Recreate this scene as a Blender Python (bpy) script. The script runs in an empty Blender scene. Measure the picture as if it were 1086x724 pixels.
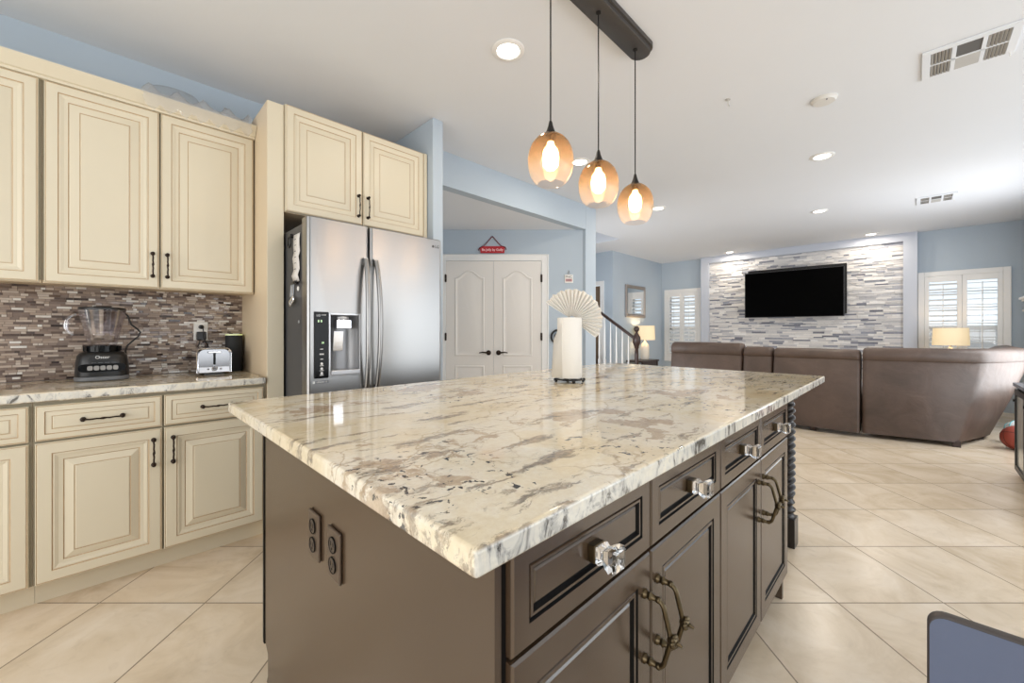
import bpy, bmesh, math, random
from mathutils import Matrix, Vector
random.seed(7)
PI = math.pi
S2 = 2 ** .5
C = bpy.context.scene.collection
scn = bpy.context.scene

# ------------------------------------------------------------------ camera
cam_d = bpy.data.cameras.new('camera'); cam = bpy.data.objects.new('camera', cam_d); C.objects.link(cam)
cam.location = (0, 0, 1.17); cam.rotation_euler = (PI / 2, 0, -PI / 4)
cam_d.sensor_width = 36; cam_d.lens = 427 / 1086 * 36; cam_d.shift_y = -11 / 1086
cam_d.clip_start = .02
scn.camera = cam
# ------------------------------------------------------------------ world, exposure
scn.view_settings.view_transform = 'Standard'; scn.view_settings.look = 'None'
scn.view_settings.gamma = 1; scn.view_settings.use_curve_mapping = False
scn.view_settings.exposure = -.25
w = bpy.data.worlds.new('sky'); scn.world = w; w.use_nodes = True
w.node_tree.nodes['Background'].inputs[0].default_value = (.86, .93, 1, 1)
w.node_tree.nodes['Background'].inputs[1].default_value = 1.6
try:
    scn.cycles.use_denoising = True
    scn.cycles.max_bounces = 10; scn.cycles.diffuse_bounces = 5; scn.cycles.transparent_max_bounces = 16
    scn.cycles.sample_clamp_indirect = 6; scn.cycles.caustics_reflective = False; scn.cycles.caustics_refractive = False
except Exception: pass

def area(name, loc, rot, sx, sy, power, col):
    d = bpy.data.lights.new(name, 'AREA'); d.shape = 'RECTANGLE'; d.size = sx; d.size_y = sy; d.energy = power; d.color = col
    o = bpy.data.objects.new(name, d); C.objects.link(o); o.location = loc; o.rotation_euler = rot
    return o
# daylight entering by the patio doors (right of the camera) and the breakfast windows (behind it)
# (tilted up to brighten the ceiling)
area('patio_daylight', (1.8, -3.12, 1.2), (PI / 2 + .05, 0, 0), 2.9, 2.1, 44, (.93, .965, 1))
area('family_room_daylight', (4.5, -3.12, 1.2), (PI / 2 + .25, 0, 0), 2.5, 2.1, 62, (.90, .955, 1))
area('living_fill', (6.75, -1.12, 1.35), (PI / 2 + .05, 0, 0), 1.2, 1.7, 52, (.94, .97, 1))  # fill lamp at an unseen window added to brighten the living room
area('breakfast_daylight', (-2.52, .2, 1.3), (PI / 2 + .12, 0, -PI / 2), 4.2, 1.8, 92, (1, .97, .92))
area('hall_fill', (4.47, 3.65, 1.35), (PI / 2 + .2, 0, -PI / 2), 1.2, 1.8, 55, (.96, .98, 1))  # added fill lamp on a windowless wall, out of view; brightens living room and hall
area('stairwell_fill', (5.65, 6.6, 3.5), (PI / 2, 0, PI), .8, 1.2, 10, (.92, .96, 1))  # added fill lamp, out of view; brightens the stairwell opening in the ceiling
PEND_W = 1.0

# ------------------------------------------------------------------ materials
def lin(c): return tuple((v / 255 / 12.92 if v <= 10 else ((v / 255 + .055) / 1.055) ** 2.4) for v in c)
class NT:
    def __init__(s, name):
        s.m = bpy.data.materials.new(name); s.m.use_nodes = True
        s.t = s.m.node_tree; s.b = s.t.nodes['Principled BSDF']; s.out = s.t.nodes['Material Output']
    def n(s, typ, **kw):
        nd = s.t.nodes.new('ShaderNode' + typ)
        for k, v in kw.items():
            if k.startswith('i_'):
                key = k[2:]; key = int(key) if key.isdigit() else key
                s.put(nd.inputs[key], v)
            else: setattr(nd, k, v)
        return nd
    def put(s, sock, v):
        if hasattr(v, 'is_output') and v.is_output: s.t.links.new(v, sock)
        else:
            if sock.type == 'RGBA' and len(v) == 3: v = (*v, 1)
            sock.default_value = v
    def math(s, op, a, b=0., c=0.):
        nd = s.n('Math', operation=op); s.put(nd.inputs[0], a); s.put(nd.inputs[1], b); s.put(nd.inputs[2], c); return nd.outputs[0]
    def coord(s, kind='Object', scale=(1, 1, 1), rot=(0, 0, 0)):
        tc = s.n('TexCoord'); mp = s.n('Mapping'); s.t.links.new(tc.outputs[kind], mp.inputs[0])
        mp.inputs['Scale'].default_value = scale; mp.inputs['Rotation'].default_value = rot
        return mp.outputs[0]
    def noise(s, v, scale, detail=3, rough=.5, dist=0., w=None):
        nd = s.n('TexNoise'); s.t.links.new(v, nd.inputs['Vector'])
        nd.inputs['Scale'].default_value = scale; nd.inputs['Detail'].default_value = detail
        nd.inputs['Roughness'].default_value = rough; nd.inputs['Distortion'].default_value = dist
        return nd.outputs[0]
    def ramp(s, fac, stops, interp='LINEAR'):
        nd = s.n('ValToRGB'); nd.color_ramp.interpolation = interp; e = nd.color_ramp.elements
        while len(e) < len(stops): e.new(.5)
        for el, (p, c) in zip(e, stops):
            el.position = p; el.color = (*c, 1) if not isinstance(c, (int, float)) else (c, c, c, 1)
        s.put(nd.inputs[0], fac); return nd.outputs[0]
    def mix(s, f, a, b, mode='MIX'):
        nd = s.n('Mix', data_type='RGBA', blend_type=mode); s.put(nd.inputs[0], f); s.put(nd.inputs[6], a); s.put(nd.inputs[7], b); return nd.outputs[2]
    def bump(s, h, strength=.2, dist=.01):
        nd = s.n('Bump'); s.put(nd.inputs['Height'], h); nd.inputs['Strength'].default_value = strength; nd.inputs['Distance'].default_value = dist
        s.t.links.new(nd.outputs[0], s.b.inputs['Normal'])
    def set(s, **kw):
        names = dict(col='Base Color', rough='Roughness', metal='Metallic', spec='Specular IOR Level', trans='Transmission Weight', ior='IOR',
                     emit='Emission Color', es='Emission Strength', coat='Coat Weight', coatr='Coat Roughness', aniso='Anisotropic', alpha='Alpha', sub='Subsurface Weight')
        for k, v in kw.items(): s.put(s.b.inputs[names[k]], v)
        return s.m
def M(name, rgb, rough=.5, metal=0., var=.04, nscale=12., bump=0., bscale=60., **kw):
    t = NT(name); c = lin(rgb); v = t.coord()
    f = t.noise(v, nscale, 3)
    col = t.mix(f, tuple(max(0, x * (1 - var)) for x in c), tuple(min(1, x * (1 + var)) for x in c))
    t.set(col=col, rough=rough, metal=metal, **kw)
    if bump: t.bump(t.noise(v, bscale, 4), bump, .004)
    return t.m
def emit(name, rgb, strength):
    t = NT(name); t.set(col=(.8, .8, .8), emit=lin(rgb), es=strength); return t.m

wall_m = M('blue_wall_paint', (182, 194, 205), .6, var=.015, nscale=3, bump=.05, bscale=120)
wallw_m = M('pale_lilac_wall_paint', (200, 205, 216), .6, var=.015, nscale=3, bump=.05, bscale=120)
ceil_m = M('ceiling_paint', (228, 231, 236), .8, var=.01, nscale=3, bump=.06, bscale=90)
white_m = M('white_trim_paint', (238, 237, 235), .35, var=.01)
door_m = M('white_door_paint', (232, 227, 221), .4, var=.01)
cream_m = M('cream_cabinet_paint', (217, 207, 184), .38, var=.025, nscale=5)
glaze_m = M('brown_glaze_line', (186, 160, 128), .5, var=.15, nscale=30)
creamgap_m = M('shaded_gap_cream', (150, 142, 122), .6, var=.05)  # cream darkened: shade in the gaps between doors put into the colour
panel_m = M('cream_warm_shaded', (220, 201, 172), .42, var=.03, nscale=4)  # cream with the warm shading of side faces put into the colour
esp_m = M('espresso_cabinet_wood', (71, 55, 41), .25, var=.16, nscale=4, ior=1.85)
espline_m = M('espresso_dark_groove', (10, 9, 9), .5, var=.1, spec=.15)
bronze_m = M('oil_rubbed_bronze', (52, 42, 36), .38, metal=.85, var=.3, nscale=60)
antique_m = M('antique_brass', (94, 82, 62), .3, metal=.95, var=.35, nscale=80)
black_m = M('black_metal', (26, 25, 25), .4, metal=.3, var=.2)
blackp_m = M('black_plastic', (27, 27, 28), .38, var=.15)
blackg_m = M('gloss_black_panel', (8, 8, 9), .2, var=.1, spec=.2)
grey_m = M('grey_plastic', (110, 112, 116), .4, var=.05)
dkgrey_m = M('dark_grey_enamel', (70, 70, 72), .5, var=.1)
canopy_m = M('bronze_grey_canopy', (74, 70, 67), .45, metal=.3, var=.1)
chrome_m = M('chrome', (225, 225, 228), .1, metal=1., var=.01)
silver_m = M('silver_paint', (190, 190, 192), .3, metal=.6, var=.03)
paper_m = M('paper_towel', (230, 227, 221), .9, var=.01, bump=.15, bscale=160)
note_m = M('note_paper', (225, 220, 215), .8, var=.02)
red_m = M('red_sign_paint', (190, 32, 44), .45, var=.08)
ribbon_m = M('dark_red_ribbon', (110, 30, 45), .7, var=.1)
ink_m = M('dark_ink', (60, 50, 60), .7, var=.1)
pinkink_m = M('rosy_print', (205, 160, 160), .7, var=.1)
whiteplas_m = M('white_plastic', (240, 238, 233), .35, var=.01)
stair_m = M('dark_stained_wood', (58, 40, 34), .35, var=.25, nscale=8)
table_m = M('dark_table_wood', (52, 38, 33), .35, var=.2, nscale=8)
rub_m = M('basketball_rubber', (150, 66, 52), .55, var=.08, bump=.3, bscale=300)
vinyl_m = M('slate_vinyl', (84, 94, 118), .34, var=.05, bump=.05, bscale=200)
vinyle_m = M('brown_grey_vinyl_edge', (70, 64, 62), .45, var=.05)
ventgap_m = M('vent_shadow_metal', (96, 94, 92), .7, var=.05)
ventgrey_m = M('vent_grey_metal', (188, 186, 183), .6, var=.03)
tv_m = M('tv_screen', (2, 2, 2), .35, var=.1, spec=.02)
mirror_m = M('mirror_glass', (235, 238, 240), .03, metal=1., var=.005)
frame_m = M('pewter_frame', (150, 142, 136), .4, metal=.5, var=.1)
shade_m = None

def floor_mat():
    t = NT('cream_porcelain_tile'); v = t.coord()
    mp = t.n('Mapping'); t.t.links.new(v, mp.inputs[0]); mp.inputs['Rotation'].default_value = (0, 0, PI / 4)   # to tile axes
    sx = t.n('SeparateXYZ'); t.t.links.new(mp.outputs[0], sx.inputs[0])
    P = .4545
    # rotated x = (x-y)/sqrt2, rotated y = (x+y)/sqrt2
    u = t.math('DIVIDE', t.math('SUBTRACT', sx.outputs[0], 1.4045), P); q = t.math('DIVIDE', t.math('SUBTRACT', sx.outputs[1], 1.734), P)
    def edge(a):
        fr = t.math('FRACT', a); return t.math('ABSOLUTE', t.math('SUBTRACT', fr, .5))
    g = t.math('MAXIMUM', edge(u), edge(q))
    grout = t.math('GREATER_THAN', g, .5 - .0028 / P)
    cid = t.n('CombineXYZ'); t.put(cid.inputs[0], t.math('FLOOR', u)); t.put(cid.inputs[1], t.math('FLOOR', q))
    wn = t.n('TexWhiteNoise'); t.t.links.new(cid.outputs[0], wn.inputs['Vector'])
    off = t.n('VectorMath', operation='MULTIPLY_ADD'); t.t.links.new(wn.outputs['Color'], off.inputs[0]); off.inputs[1].default_value = (9, 9, 9); t.t.links.new(v, off.inputs[2])
    n1 = t.noise(off.outputs[0], 2.6, 6, .62, 1.2)
    c = t.ramp(n1, [(.28, lin((206, 186, 158))), (.5, lin((225, 208, 184))), (.72, lin((236, 222, 203)))])
    n2 = t.noise(off.outputs[0], 9, 5, .6, 2.)
    c = t.mix(t.ramp(n2, [(.55, 0.), (.75, .35)]), c, lin((200, 182, 160)))
    bright = t.math('MULTIPLY_ADD', wn.outputs['Value'], .08, .96)
    cb = t.n('VectorMath', operation='SCALE'); t.t.links.new(c, cb.inputs[0]); t.put(cb.inputs['Scale'], bright)
    col = t.mix(grout, cb.outputs[0], lin((140, 124, 106)))
    t.set(col=col, rough=t.mix(grout, (.24,) * 3, (.8,) * 3))
    t.bump(t.math('SUBTRACT', 1., grout), .25, .002)
    return t.m
floor_m = floor_mat()

def granite_mat():
    t = NT('cream_granite'); v = t.coord()
    def warped(amt, sc):
        wp = t.n('VectorMath', operation='MULTIPLY_ADD')
        nz = t.n('TexNoise'); t.t.links.new(v, nz.inputs['Vector']); nz.inputs['Scale'].default_value = sc; nz.inputs['Detail'].default_value = 6; nz.inputs['Roughness'].default_value = .6
        t.t.links.new(nz.outputs['Color'], wp.inputs[0]); wp.inputs[1].default_value = (amt, amt, amt * .5); t.t.links.new(v, wp.inputs[2]); return wp.outputs[0]
    wv = warped(.22, 4.); w2 = warped(.06, 14.)
    base = t.ramp(t.noise(wv, 3.0, 8, .68), [(.30, lin((208, 188, 152))), (.43, lin((228, 214, 184))), (.55, lin((236, 228, 210))), (.7, lin((226, 220, 210)))])
    grain = t.ramp(t.noise(v, 75, 4, .7), [(.35, .0), (.65, .32)])
    base = t.mix(grain, base, lin((206, 184, 150)))
    # taupe islands with crisp shores
    shore = t.noise(wv, 3.1, 9, .66)
    blot = t.ramp(shore, [(.575, 0.), (.590, .75), (.70, .9)])
    base = t.mix(blot, base, t.ramp(t.noise(v, 45, 5, .7), [(.3, lin((150, 126, 102))), (.55, lin((184, 160, 132))), (.75, lin((206, 188, 160)))]))
    # drawn-out grey and rust streaks
    st = t.n('Mapping'); t.t.links.new(w2, st.inputs[0]); st.inputs['Scale'].default_value = (1.6, 8, 4); st.inputs['Rotation'].default_value = (0, 0, .75)
    streak = t.ramp(t.noise(st.outputs[0], 2.4, 9, .72), [(.545, 0.), (.59, .65), (.67, .88)])
    base = t.mix(streak, base, t.ramp(t.noise(v, 60, 3), [(.35, lin((74, 66, 63))), (.65, lin((158, 136, 112)))]))
    # hairline tan cracks
    vo = t.n('TexVoronoi', feature='DISTANCE_TO_EDGE'); t.t.links.new(wv, vo.inputs['Vector']); vo.inputs['Scale'].default_value = 8
    vm = t.math('MULTIPLY', t.ramp(vo.outputs[0], [(.0, 1.), (.03, 0.)]), t.ramp(t.noise(v, 3, 3), [(.46, 0.), (.56, .7)]))
    base = t.mix(vm, base, lin((166, 140, 104)))
    # black flecks in trails
    cl = t.ramp(t.noise(wv, 3.6, 5, .6), [(.52, 0.), (.58, 1.)])
    sp = t.ramp(t.noise(w2, 42, 3, .6), [(.60, 0.), (.63, 1.)])
    base = t.mix(t.math('MULTIPLY', cl, sp), base, lin((50, 48, 50)))
    # sawn edge reads whiter, with blackish dashes
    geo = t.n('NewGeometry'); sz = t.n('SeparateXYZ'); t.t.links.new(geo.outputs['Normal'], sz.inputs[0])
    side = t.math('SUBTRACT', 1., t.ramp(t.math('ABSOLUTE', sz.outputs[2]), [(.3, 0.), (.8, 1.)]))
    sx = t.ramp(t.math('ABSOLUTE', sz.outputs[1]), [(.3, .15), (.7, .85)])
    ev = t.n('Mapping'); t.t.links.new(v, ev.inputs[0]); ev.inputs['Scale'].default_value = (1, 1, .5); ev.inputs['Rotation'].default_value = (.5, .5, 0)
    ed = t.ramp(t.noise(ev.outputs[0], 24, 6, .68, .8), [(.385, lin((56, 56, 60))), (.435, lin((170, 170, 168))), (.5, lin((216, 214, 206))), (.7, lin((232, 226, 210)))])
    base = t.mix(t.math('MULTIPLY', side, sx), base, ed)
    t.set(col=base, rough=.07, spec=.55)
    return t.m
granite_m = granite_mat()

def attr_mat(name, stops, rough, glossvar=False, bump=0.):
    t = NT(name); a = t.n('Attribute', attribute_name='shade')
    v = t.coord(); n = t.noise(v, 40, 4)
    f = t.math('MULTIPLY_ADD', n, .16, t.math('SUBTRACT', a.outputs['Fac'], .08))
    t.set(col=t.ramp(f, stops), rough=rough)
    if glossvar:
        b = t.n('Attribute', attribute_name='gloss'); t.put(t.b.inputs['Roughness'], b.outputs['Fac'])
    if bump: t.bump(t.noise(v, 55, 5), bump, .006)
    return t.m
mosaic_m = attr_mat('mosaic_backsplash', [(0., lin((62, 50, 46))), (.2, lin((98, 82, 74))), (.45, lin((142, 124, 112))), (.7, lin((176, 158, 142))), (.9, lin((204, 192, 180))), (1., lin((224, 220, 214)))], .3, True)
stone_m = attr_mat('ledger_stone', [(0., lin((120, 122, 134))), (.25, lin((172, 174, 184))), (.5, lin((214, 212, 212))), (.8, lin((234, 230, 226))), (1., lin((244, 242, 240)))], .75, bump=.5)

def steel_mat():
    t = NT('brushed_stainless'); v = t.coord(scale=(.6, .6, 160))
    n = t.noise(v, 8, 3)
    t.set(col=t.mix(n, (.34, .335, .33), (.37, .365, .36)), metal=1., rough=.31, aniso=.6)
    t.b.inputs['Anisotropic Rotation'].default_value = .25
    tg = t.n('Tangent', direction_type='RADIAL', axis='Z'); t.t.links.new(tg.outputs[0], t.b.inputs['Tangent'])
    return t.m
steel_m = steel_mat()
def leather_mat():
    t = NT('brown_leather'); v = t.coord()
    n = t.noise(v, 3.5, 5, .6, .5)
    t.set(col=t.ramp(n, [(.3, lin((72, 57, 48))), (.7, lin((93, 75, 65)))]), rough=.5)
    h = t.math('ADD', t.noise(v, 5, 4, .5, 1.2), t.math('MULTIPLY', t.noise(v, 180, 3), .06))
    t.bump(h, .2, .03); return t.m
leather_m = leather_mat()
def shade_mat():
    t = NT('linen_lamp_shade'); v = t.coord(scale=(60, 60, 160)); n = t.noise(v, 3, 2)
    t.set(col=t.mix(n, lin((235, 220, 190)), lin((250, 238, 212))), rough=.9, emit=lin((255, 216, 150)), es=.45); return t.m
shade_m = shade_mat()
def globe_mat():
    t = NT('amber_ombre_glass'); tc = t.n('TexCoord'); sz = t.n('SeparateXYZ'); t.t.links.new(tc.outputs['Object'], sz.inputs[0])
    f = t.math('MULTIPLY_ADD', sz.outputs[2], 4.6, .5)
    col = t.ramp(f, [(.25, (1., .93, .88)), (.48, (.95, .78, .60)), (.68, (.70, .50, .32)), (1., (.50, .35, .22))])
    tr = t.n('BsdfTransparent'); t.put(tr.inputs[0], col)
    tl = t.n('BsdfTranslucent'); t.put(tl.inputs[0], t.ramp(f, [(.15, (1., .84, .72)), (.48, (.80, .54, .34)), (.75, (.36, .24, .14)), (1., (.2, .13, .08))]))
    gl = t.n('BsdfGlossy'); gl.inputs['Roughness'].default_value = .03; t.put(gl.inputs[0], (1., .9, .78))
    m1 = t.n('MixShader'); t.put(m1.inputs[0], t.ramp(f, [(.2, .10), (.8, .16)])); t.t.links.new(tr.outputs[0], m1.inputs[1]); t.t.links.new(tl.outputs[0], m1.inputs[2])
    lw = t.n('LayerWeight'); fr = t.math('MULTIPLY_ADD', t.math('POWER', lw.outputs['Facing'], 4.), .5, .05)
    m2 = t.n('MixShader'); t.put(m2.inputs[0], fr); t.t.links.new(m1.outputs[0], m2.inputs[1]); t.t.links.new(gl.outputs[0], m2.inputs[2])
    t.t.links.new(m2.outputs[0], t.out.inputs[0]); return t.m
globe_m = globe_mat()
def thin_glass(name, tint, refl=.08, rough=.02, milk=0.):
    t = NT(name); v = t.coord(); n = t.noise(v, 25, 2)
    tr = t.n('BsdfTransparent'); t.put(tr.inputs[0], tint)
    gl = t.n('BsdfGlossy'); gl.inputs['Roughness'].default_value = rough
    lw = t.n('LayerWeight'); fr = t.math('MULTIPLY_ADD', t.math('POWER', lw.outputs['Facing'], 4.), .5, .04)
    m = t.n('MixShader'); t.put(m.inputs[0], t.math('ADD', fr, t.math('MULTIPLY', n, refl))); t.t.links.new(tr.outputs[0], m.inputs[1]); t.t.links.new(gl.outputs[0], m.inputs[2])
    res = m.outputs[0]
    if milk:
        df = t.n('BsdfDiffuse'); df.inputs[0].default_value = (.93, .94, .95, 1); tl = t.n('BsdfTranslucent'); tl.inputs[0].default_value = (.93, .94, .95, 1)
        a = t.n('AddShader'); mm = t.n('MixShader'); mm.inputs[0].default_value = .5; t.t.links.new(df.outputs[0], mm.inputs[1]); t.t.links.new(tl.outputs[0], mm.inputs[2])
        m3 = t.n('MixShader'); m3.inputs[0].default_value = milk; t.t.links.new(res, m3.inputs[1]); t.t.links.new(mm.outputs[0], m3.inputs[2]); res = m3.outputs[0]
    t.t.links.new(res, t.out.inputs[0]); return t.m
glass_m = thin_glass('clear_plastic', (.95, .93, .95), .34, .04)
wrap_m = thin_glass('plastic_wrap', (.97, .97, .98), .22, .12, .22)
dish_m = thin_glass('dish_glass', (.94, .95, .96), .25, .05, .12)
pane_m = thin_glass('window_glass', (.95, .97, .98), .02)
crystal_m = NT('crystal').set(col=(1, 1, 1), rough=.0, trans=1., ior=1.52)
bulb_m = emit('warm_bulb', (255, 214, 160), 24)
led_m = emit('downlight_lens', (255, 246, 232), 9)
green_m = emit('green_display', (120, 220, 60), .9)
ring_m = emit('lime_light_ring', (190, 210, 90), .7)

# ------------------------------------------------------------------ mesh builder
class MB:
    def __init__(s): s.v = []; s.f = []; s.m = []; s.mi = 0
    def add(s, vs, fs, mi=None):
        o = len(s.v); s.v += [Vector(p) for p in vs]
        for f in fs: s.f.append([i + o for i in f]); s.m.append(s.mi if mi is None else mi)
        return s
    def box(s, x0, x1, y0, y1, z0, z1, mi=None):
        x0, x1 = min(x0, x1), max(x0, x1); y0, y1 = min(y0, y1), max(y0, y1); z0, z1 = min(z0, z1), max(z0, z1)
        return s.add([(x0, y0, z0), (x1, y0, z0), (x1, y1, z0), (x0, y1, z0), (x0, y0, z1), (x1, y0, z1), (x1, y1, z1), (x0, y1, z1)],
              [(0, 3, 2, 1), (4, 5, 6, 7), (0, 1, 5, 4), (1, 2, 6, 5), (2, 3, 7, 6), (3, 0, 4, 7)], mi)
    def loft(s, loops, cap=True, closed=True, mi=None, ring=False):
        n = len(loops[0]); vs = [p for l in loops for p in l]; fs = []
        L = len(loops)
        for i in range(L if ring else L - 1):
            k = (i + 1) % L
            for j in range(n if closed else n - 1):
                a = i * n + j; b = i * n + (j + 1) % n; fs.append((a, b, k * n + (j + 1) % n, k * n + j))
        if cap and not ring: fs.append(tuple(range(n - 1, -1, -1))); fs.append(tuple((L - 1) * n + j for j in range(n)))
        return s.add(vs, fs, mi)
    def lathe(s, prof, c=(0, 0, 0), seg=24, axis='z', cap=True, mi=None):
        loops = []
        for r, h in prof:
            l = []
            for k in range(seg):
                a = 2 * PI * k / seg; x, y = r * math.cos(a), r * math.sin(a)
                p = {'z': (x, y, h), 'y': (x, h, y), 'x': (h, x, y)}[axis]
                l.append((c[0] + p[0], c[1] + p[1], c[2] + p[2]))
            loops.append(l)
        return s.loft(loops, cap, True, mi)
    def tube(s, pts, r, seg=8, mi=None, cap=True, closed=False):
        pts = [Vector(p) for p in pts]; n = len(pts); loops = []; up = None
        for i, p in enumerate(pts):
            if closed: d = pts[(i + 1) % n] - pts[i - 1]
            else: d = pts[min(i + 1, n - 1)] - pts[max(i - 1, 0)]
            d.normalize()
            if up is None: up = d.orthogonal().normalized()
            else:
                up = up - d * up.dot(d); up = up.normalized() if up.length > 1e-5 else d.orthogonal().normalized()
            b = d.cross(up); rr = r[i] if isinstance(r, (list, tuple)) else r
            loops.append([p + (up * math.cos(2 * PI * k / seg) + b * math.sin(2 * PI * k / seg)) * rr for k in range(seg)])
        return s.loft(loops, cap, True, mi, ring=closed)
    def sphere(s, c, r, seg=16, rings=10, sc=(1, 1, 1), mi=None):
        loops = []
        for i in range(1, rings):
            t = PI * i / rings
            loops.append([(c[0] + r * sc[0] * math.sin(t) * math.cos(2 * PI * k / seg), c[1] + r * sc[1] * math.sin(t) * math.sin(2 * PI * k / seg), c[2] - r * sc[2] * math.cos(t)) for k in range(seg)])
        return s.loft(loops, True, True, mi)
    def prism(s, poly, a0, a1, axis='z', mi=None):
        def P(p, a): return {'z': (p[0], p[1], a), 'y': (p[0], a, p[1]), 'x': (a, p[0], p[1])}[axis]
        return s.loft([[P(p, a0) for p in poly], [P(p, a1) for p in poly]], True, True, mi)
    def rings(s, x0, x1, z0, z1, y, levels):
        """concentric rectangular rings facing -y; levels = (inset, height, material of the band leading up to it)"""
        loops = []
        for ins, h, _ in levels:
            loops.append([(x0 + ins, y - h, z0 + ins), (x1 - ins, y - h, z0 + ins), (x1 - ins, y - h, z1 - ins), (x0 + ins, y - h, z1 - ins)])
        for i in range(len(loops) - 1): s.loft([loops[i], loops[i + 1]], False, True, levels[i + 1][2])
        s.add(loops[-1], [(0, 1, 2, 3)], 0); s.add(loops[0], [(3, 2, 1, 0)], 0)
        return s
    def move(s, start, mat):
        for i in range(start, len(s.v)): s.v[i] = mat @ s.v[i]
        return s
    def build(s, name, mat, parent=None, world=True, bevel=0, seg=2, angle=35, smooth=True, attrs=None, flip=True):
        vs = s.v
        if parent is not None and world:
            inv = rootmat(parent).inverted(); vs = [inv @ v for v in vs]
        me = bpy.data.meshes.new(name); me.from_pydata([tuple(v) for v in vs], [], s.f)
        for mm in (mat if isinstance(mat, (list, tuple)) else [mat]): me.materials.append(mm)
        me.polygons.foreach_set('material_index', s.m)
        if flip:
            bm = bmesh.new(); bm.from_mesh(me); bmesh.ops.recalc_face_normals(bm, faces=bm.faces); bm.to_mesh(me); bm.free()
        if attrs:
            for k, vals in attrs.items():
                a = me.attributes.new(k, 'FLOAT', 'FACE'); a.data.foreach_set('value', vals)
        if smooth:
            me.polygons.foreach_set('use_smooth', [True] * len(me.polygons))
            if angle < 180: me.set_sharp_from_angle(angle=math.radians(angle))
        o = bpy.data.objects.new(name, me); C.objects.link(o)
        if parent is not None: o.parent = parent
        if bevel:
            b = o.modifiers.new('bevel', 'BEVEL'); b.width = bevel; b.segments = seg; b.limit_method = 'ANGLE'; b.angle_limit = math.radians(40)
            b.harden_normals = True
        return o
def rootmat(o):
    m = Matrix.Identity(4)
    while o is not None:
        m = (Matrix.Translation(o.location) @ o.rotation_euler.to_matrix().to_4x4()) @ m; o = o.parent
    return m
def tag(o, label, cat, group=None, kind=None):
    o['label'] = label; o['category'] = cat
    if group: o['group'] = group
    if kind: o['kind'] = kind
    return o
def thing(name, label, cat, loc=(0, 0, 0), rz=0, group=None):
    o = bpy.data.objects.new(name, None); C.objects.link(o); o.location = loc; o.rotation_euler = (0, 0, rz); o.empty_display_size = .1
    return tag(o, label, cat, group)
def struct(o): o['kind'] = 'structure'; return o
def dup(root, loc, label, rz=None):
    r = root.copy(); C.objects.link(r); r.location = loc; r['label'] = label
    if rz is not None: r.rotation_euler = (0, 0, rz)
    def kids(a, b):
        for ch in [o for o in C.objects if o.parent == a]:
            c = ch.copy(); C.objects.link(c); c.parent = b; kids(ch, c)
    kids(root, r)
    return r
def text(name, body, size, mat, parent, loc, rot=(PI / 2, 0, 0), extr=.0006, align='CENTER', bold=0.):
    cu = bpy.data.curves.new(name, 'FONT'); cu.body = body; cu.size = size; cu.extrude = extr; cu.align_x = align; cu.align_y = 'CENTER'; cu.resolution_u = 3
    o = bpy.data.objects.new(name, cu); C.objects.link(o); cu.materials.append(mat); cu.offset = bold
    bpy.context.view_layer.update(); me = bpy.data.meshes.new_from_object(o.evaluated_get(bpy.context.evaluated_depsgraph_get())); bpy.data.objects.remove(o)
    o = bpy.data.objects.new(name, me); C.objects.link(o); me.materials.clear(); me.materials.append(mat)
    o.parent = parent; o.location = loc; o.rotation_euler = rot
    return o
def add_light(root, loc, power, col, typ='POINT', size=.05, **kw):
    d = bpy.data.lights.new('light', typ); d.energy = power; d.color = col
    if typ == 'AREA': d.shape = 'DISK'; d.size = size
    else: d.shadow_soft_size = size
    for k, v in kw.items(): setattr(d, k, v)
    o = bpy.data.objects.new('light', d); C.objects.link(o); o.parent = root; o.location = loc
    return o

# ================================================================== SETTING
ZC = 2.74
mb = MB().box(-2.7, 9.3, -3.3, 7.1, -.1, 0); struct(mb.build('floor', floor_m, smooth=False))
mb = MB().box(-2.7, 9.3, -3.3, 3.57, ZC, ZC + .1).box(6.17, 9.3, 3.57, 7.1, ZC, ZC + .1).box(4.2, 5.2, 3.57, 7.1, ZC, ZC + .1)
mb.box(5.2, 6.17, 3.47, 3.57, ZC + .1, 4.4).box(6.17, 6.27, 3.47, 7.1, ZC + .1, 4.4).box(5.1, 5.2, 3.47, 7.1, ZC + .1, 4.4).box(5.1, 6.27, 3.47, 7.1, 4.4, 4.5)
struct(mb.build('ceiling', ceil_m, smooth=False))
struct(MB().box(-2.7, 1.77, 3.20, 3.32, 0, ZC).build('wall_kitchen', wall_m, smooth=False))
struct(MB().box(1.68, 1.77, 2.5, 3.2, 0, ZC).box(1.65, 1.77, 3.32, 5.6, 0, ZC).build('wall_nook', wall_m, smooth=False, bevel=.008))
struct(MB().box(1.77, 4.199, 2.90, 3.0, 2.44, ZC).build('trim_1', wall_m, smooth=False))            # header over the pantry nook
struct(MB().box(1.77, 4.199, 3.0, 5.8, 2.44, 2.52).build('trim_2', ceil_m, smooth=False))           # lowered nook ceiling
mb = MB().box(-1.75, .95, 0, .12, 0, 2.5); mb.move(0, Matrix.Translation((5.05 / S2, 5.05 / S2, 0)) @ Matrix.Rotation(-PI / 4, 4, 'Z'))
struct(mb.build('wall_pantry', wall_m, smooth=False))
struct(MB().box(4.2, 4.43, 2.9, 7.0, 0, ZC).build('wall_stairs', wall_m, smooth=False, bevel=.01))
struct(MB().box(6.95, 9.3, 4.17, 4.3, 0, ZC).box(6.95, 7.07, 4.3, 4.42, 0, ZC).box(6.95, 7.07, 5.25, 7.1, 0, ZC).box(6.95, 7.07, 4.42, 5.25, 2.1, ZC).box(4.43, 7.0, 6.98, 7.1, 0, ZC).build('wall_hall', wall_m, smooth=False))
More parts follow.
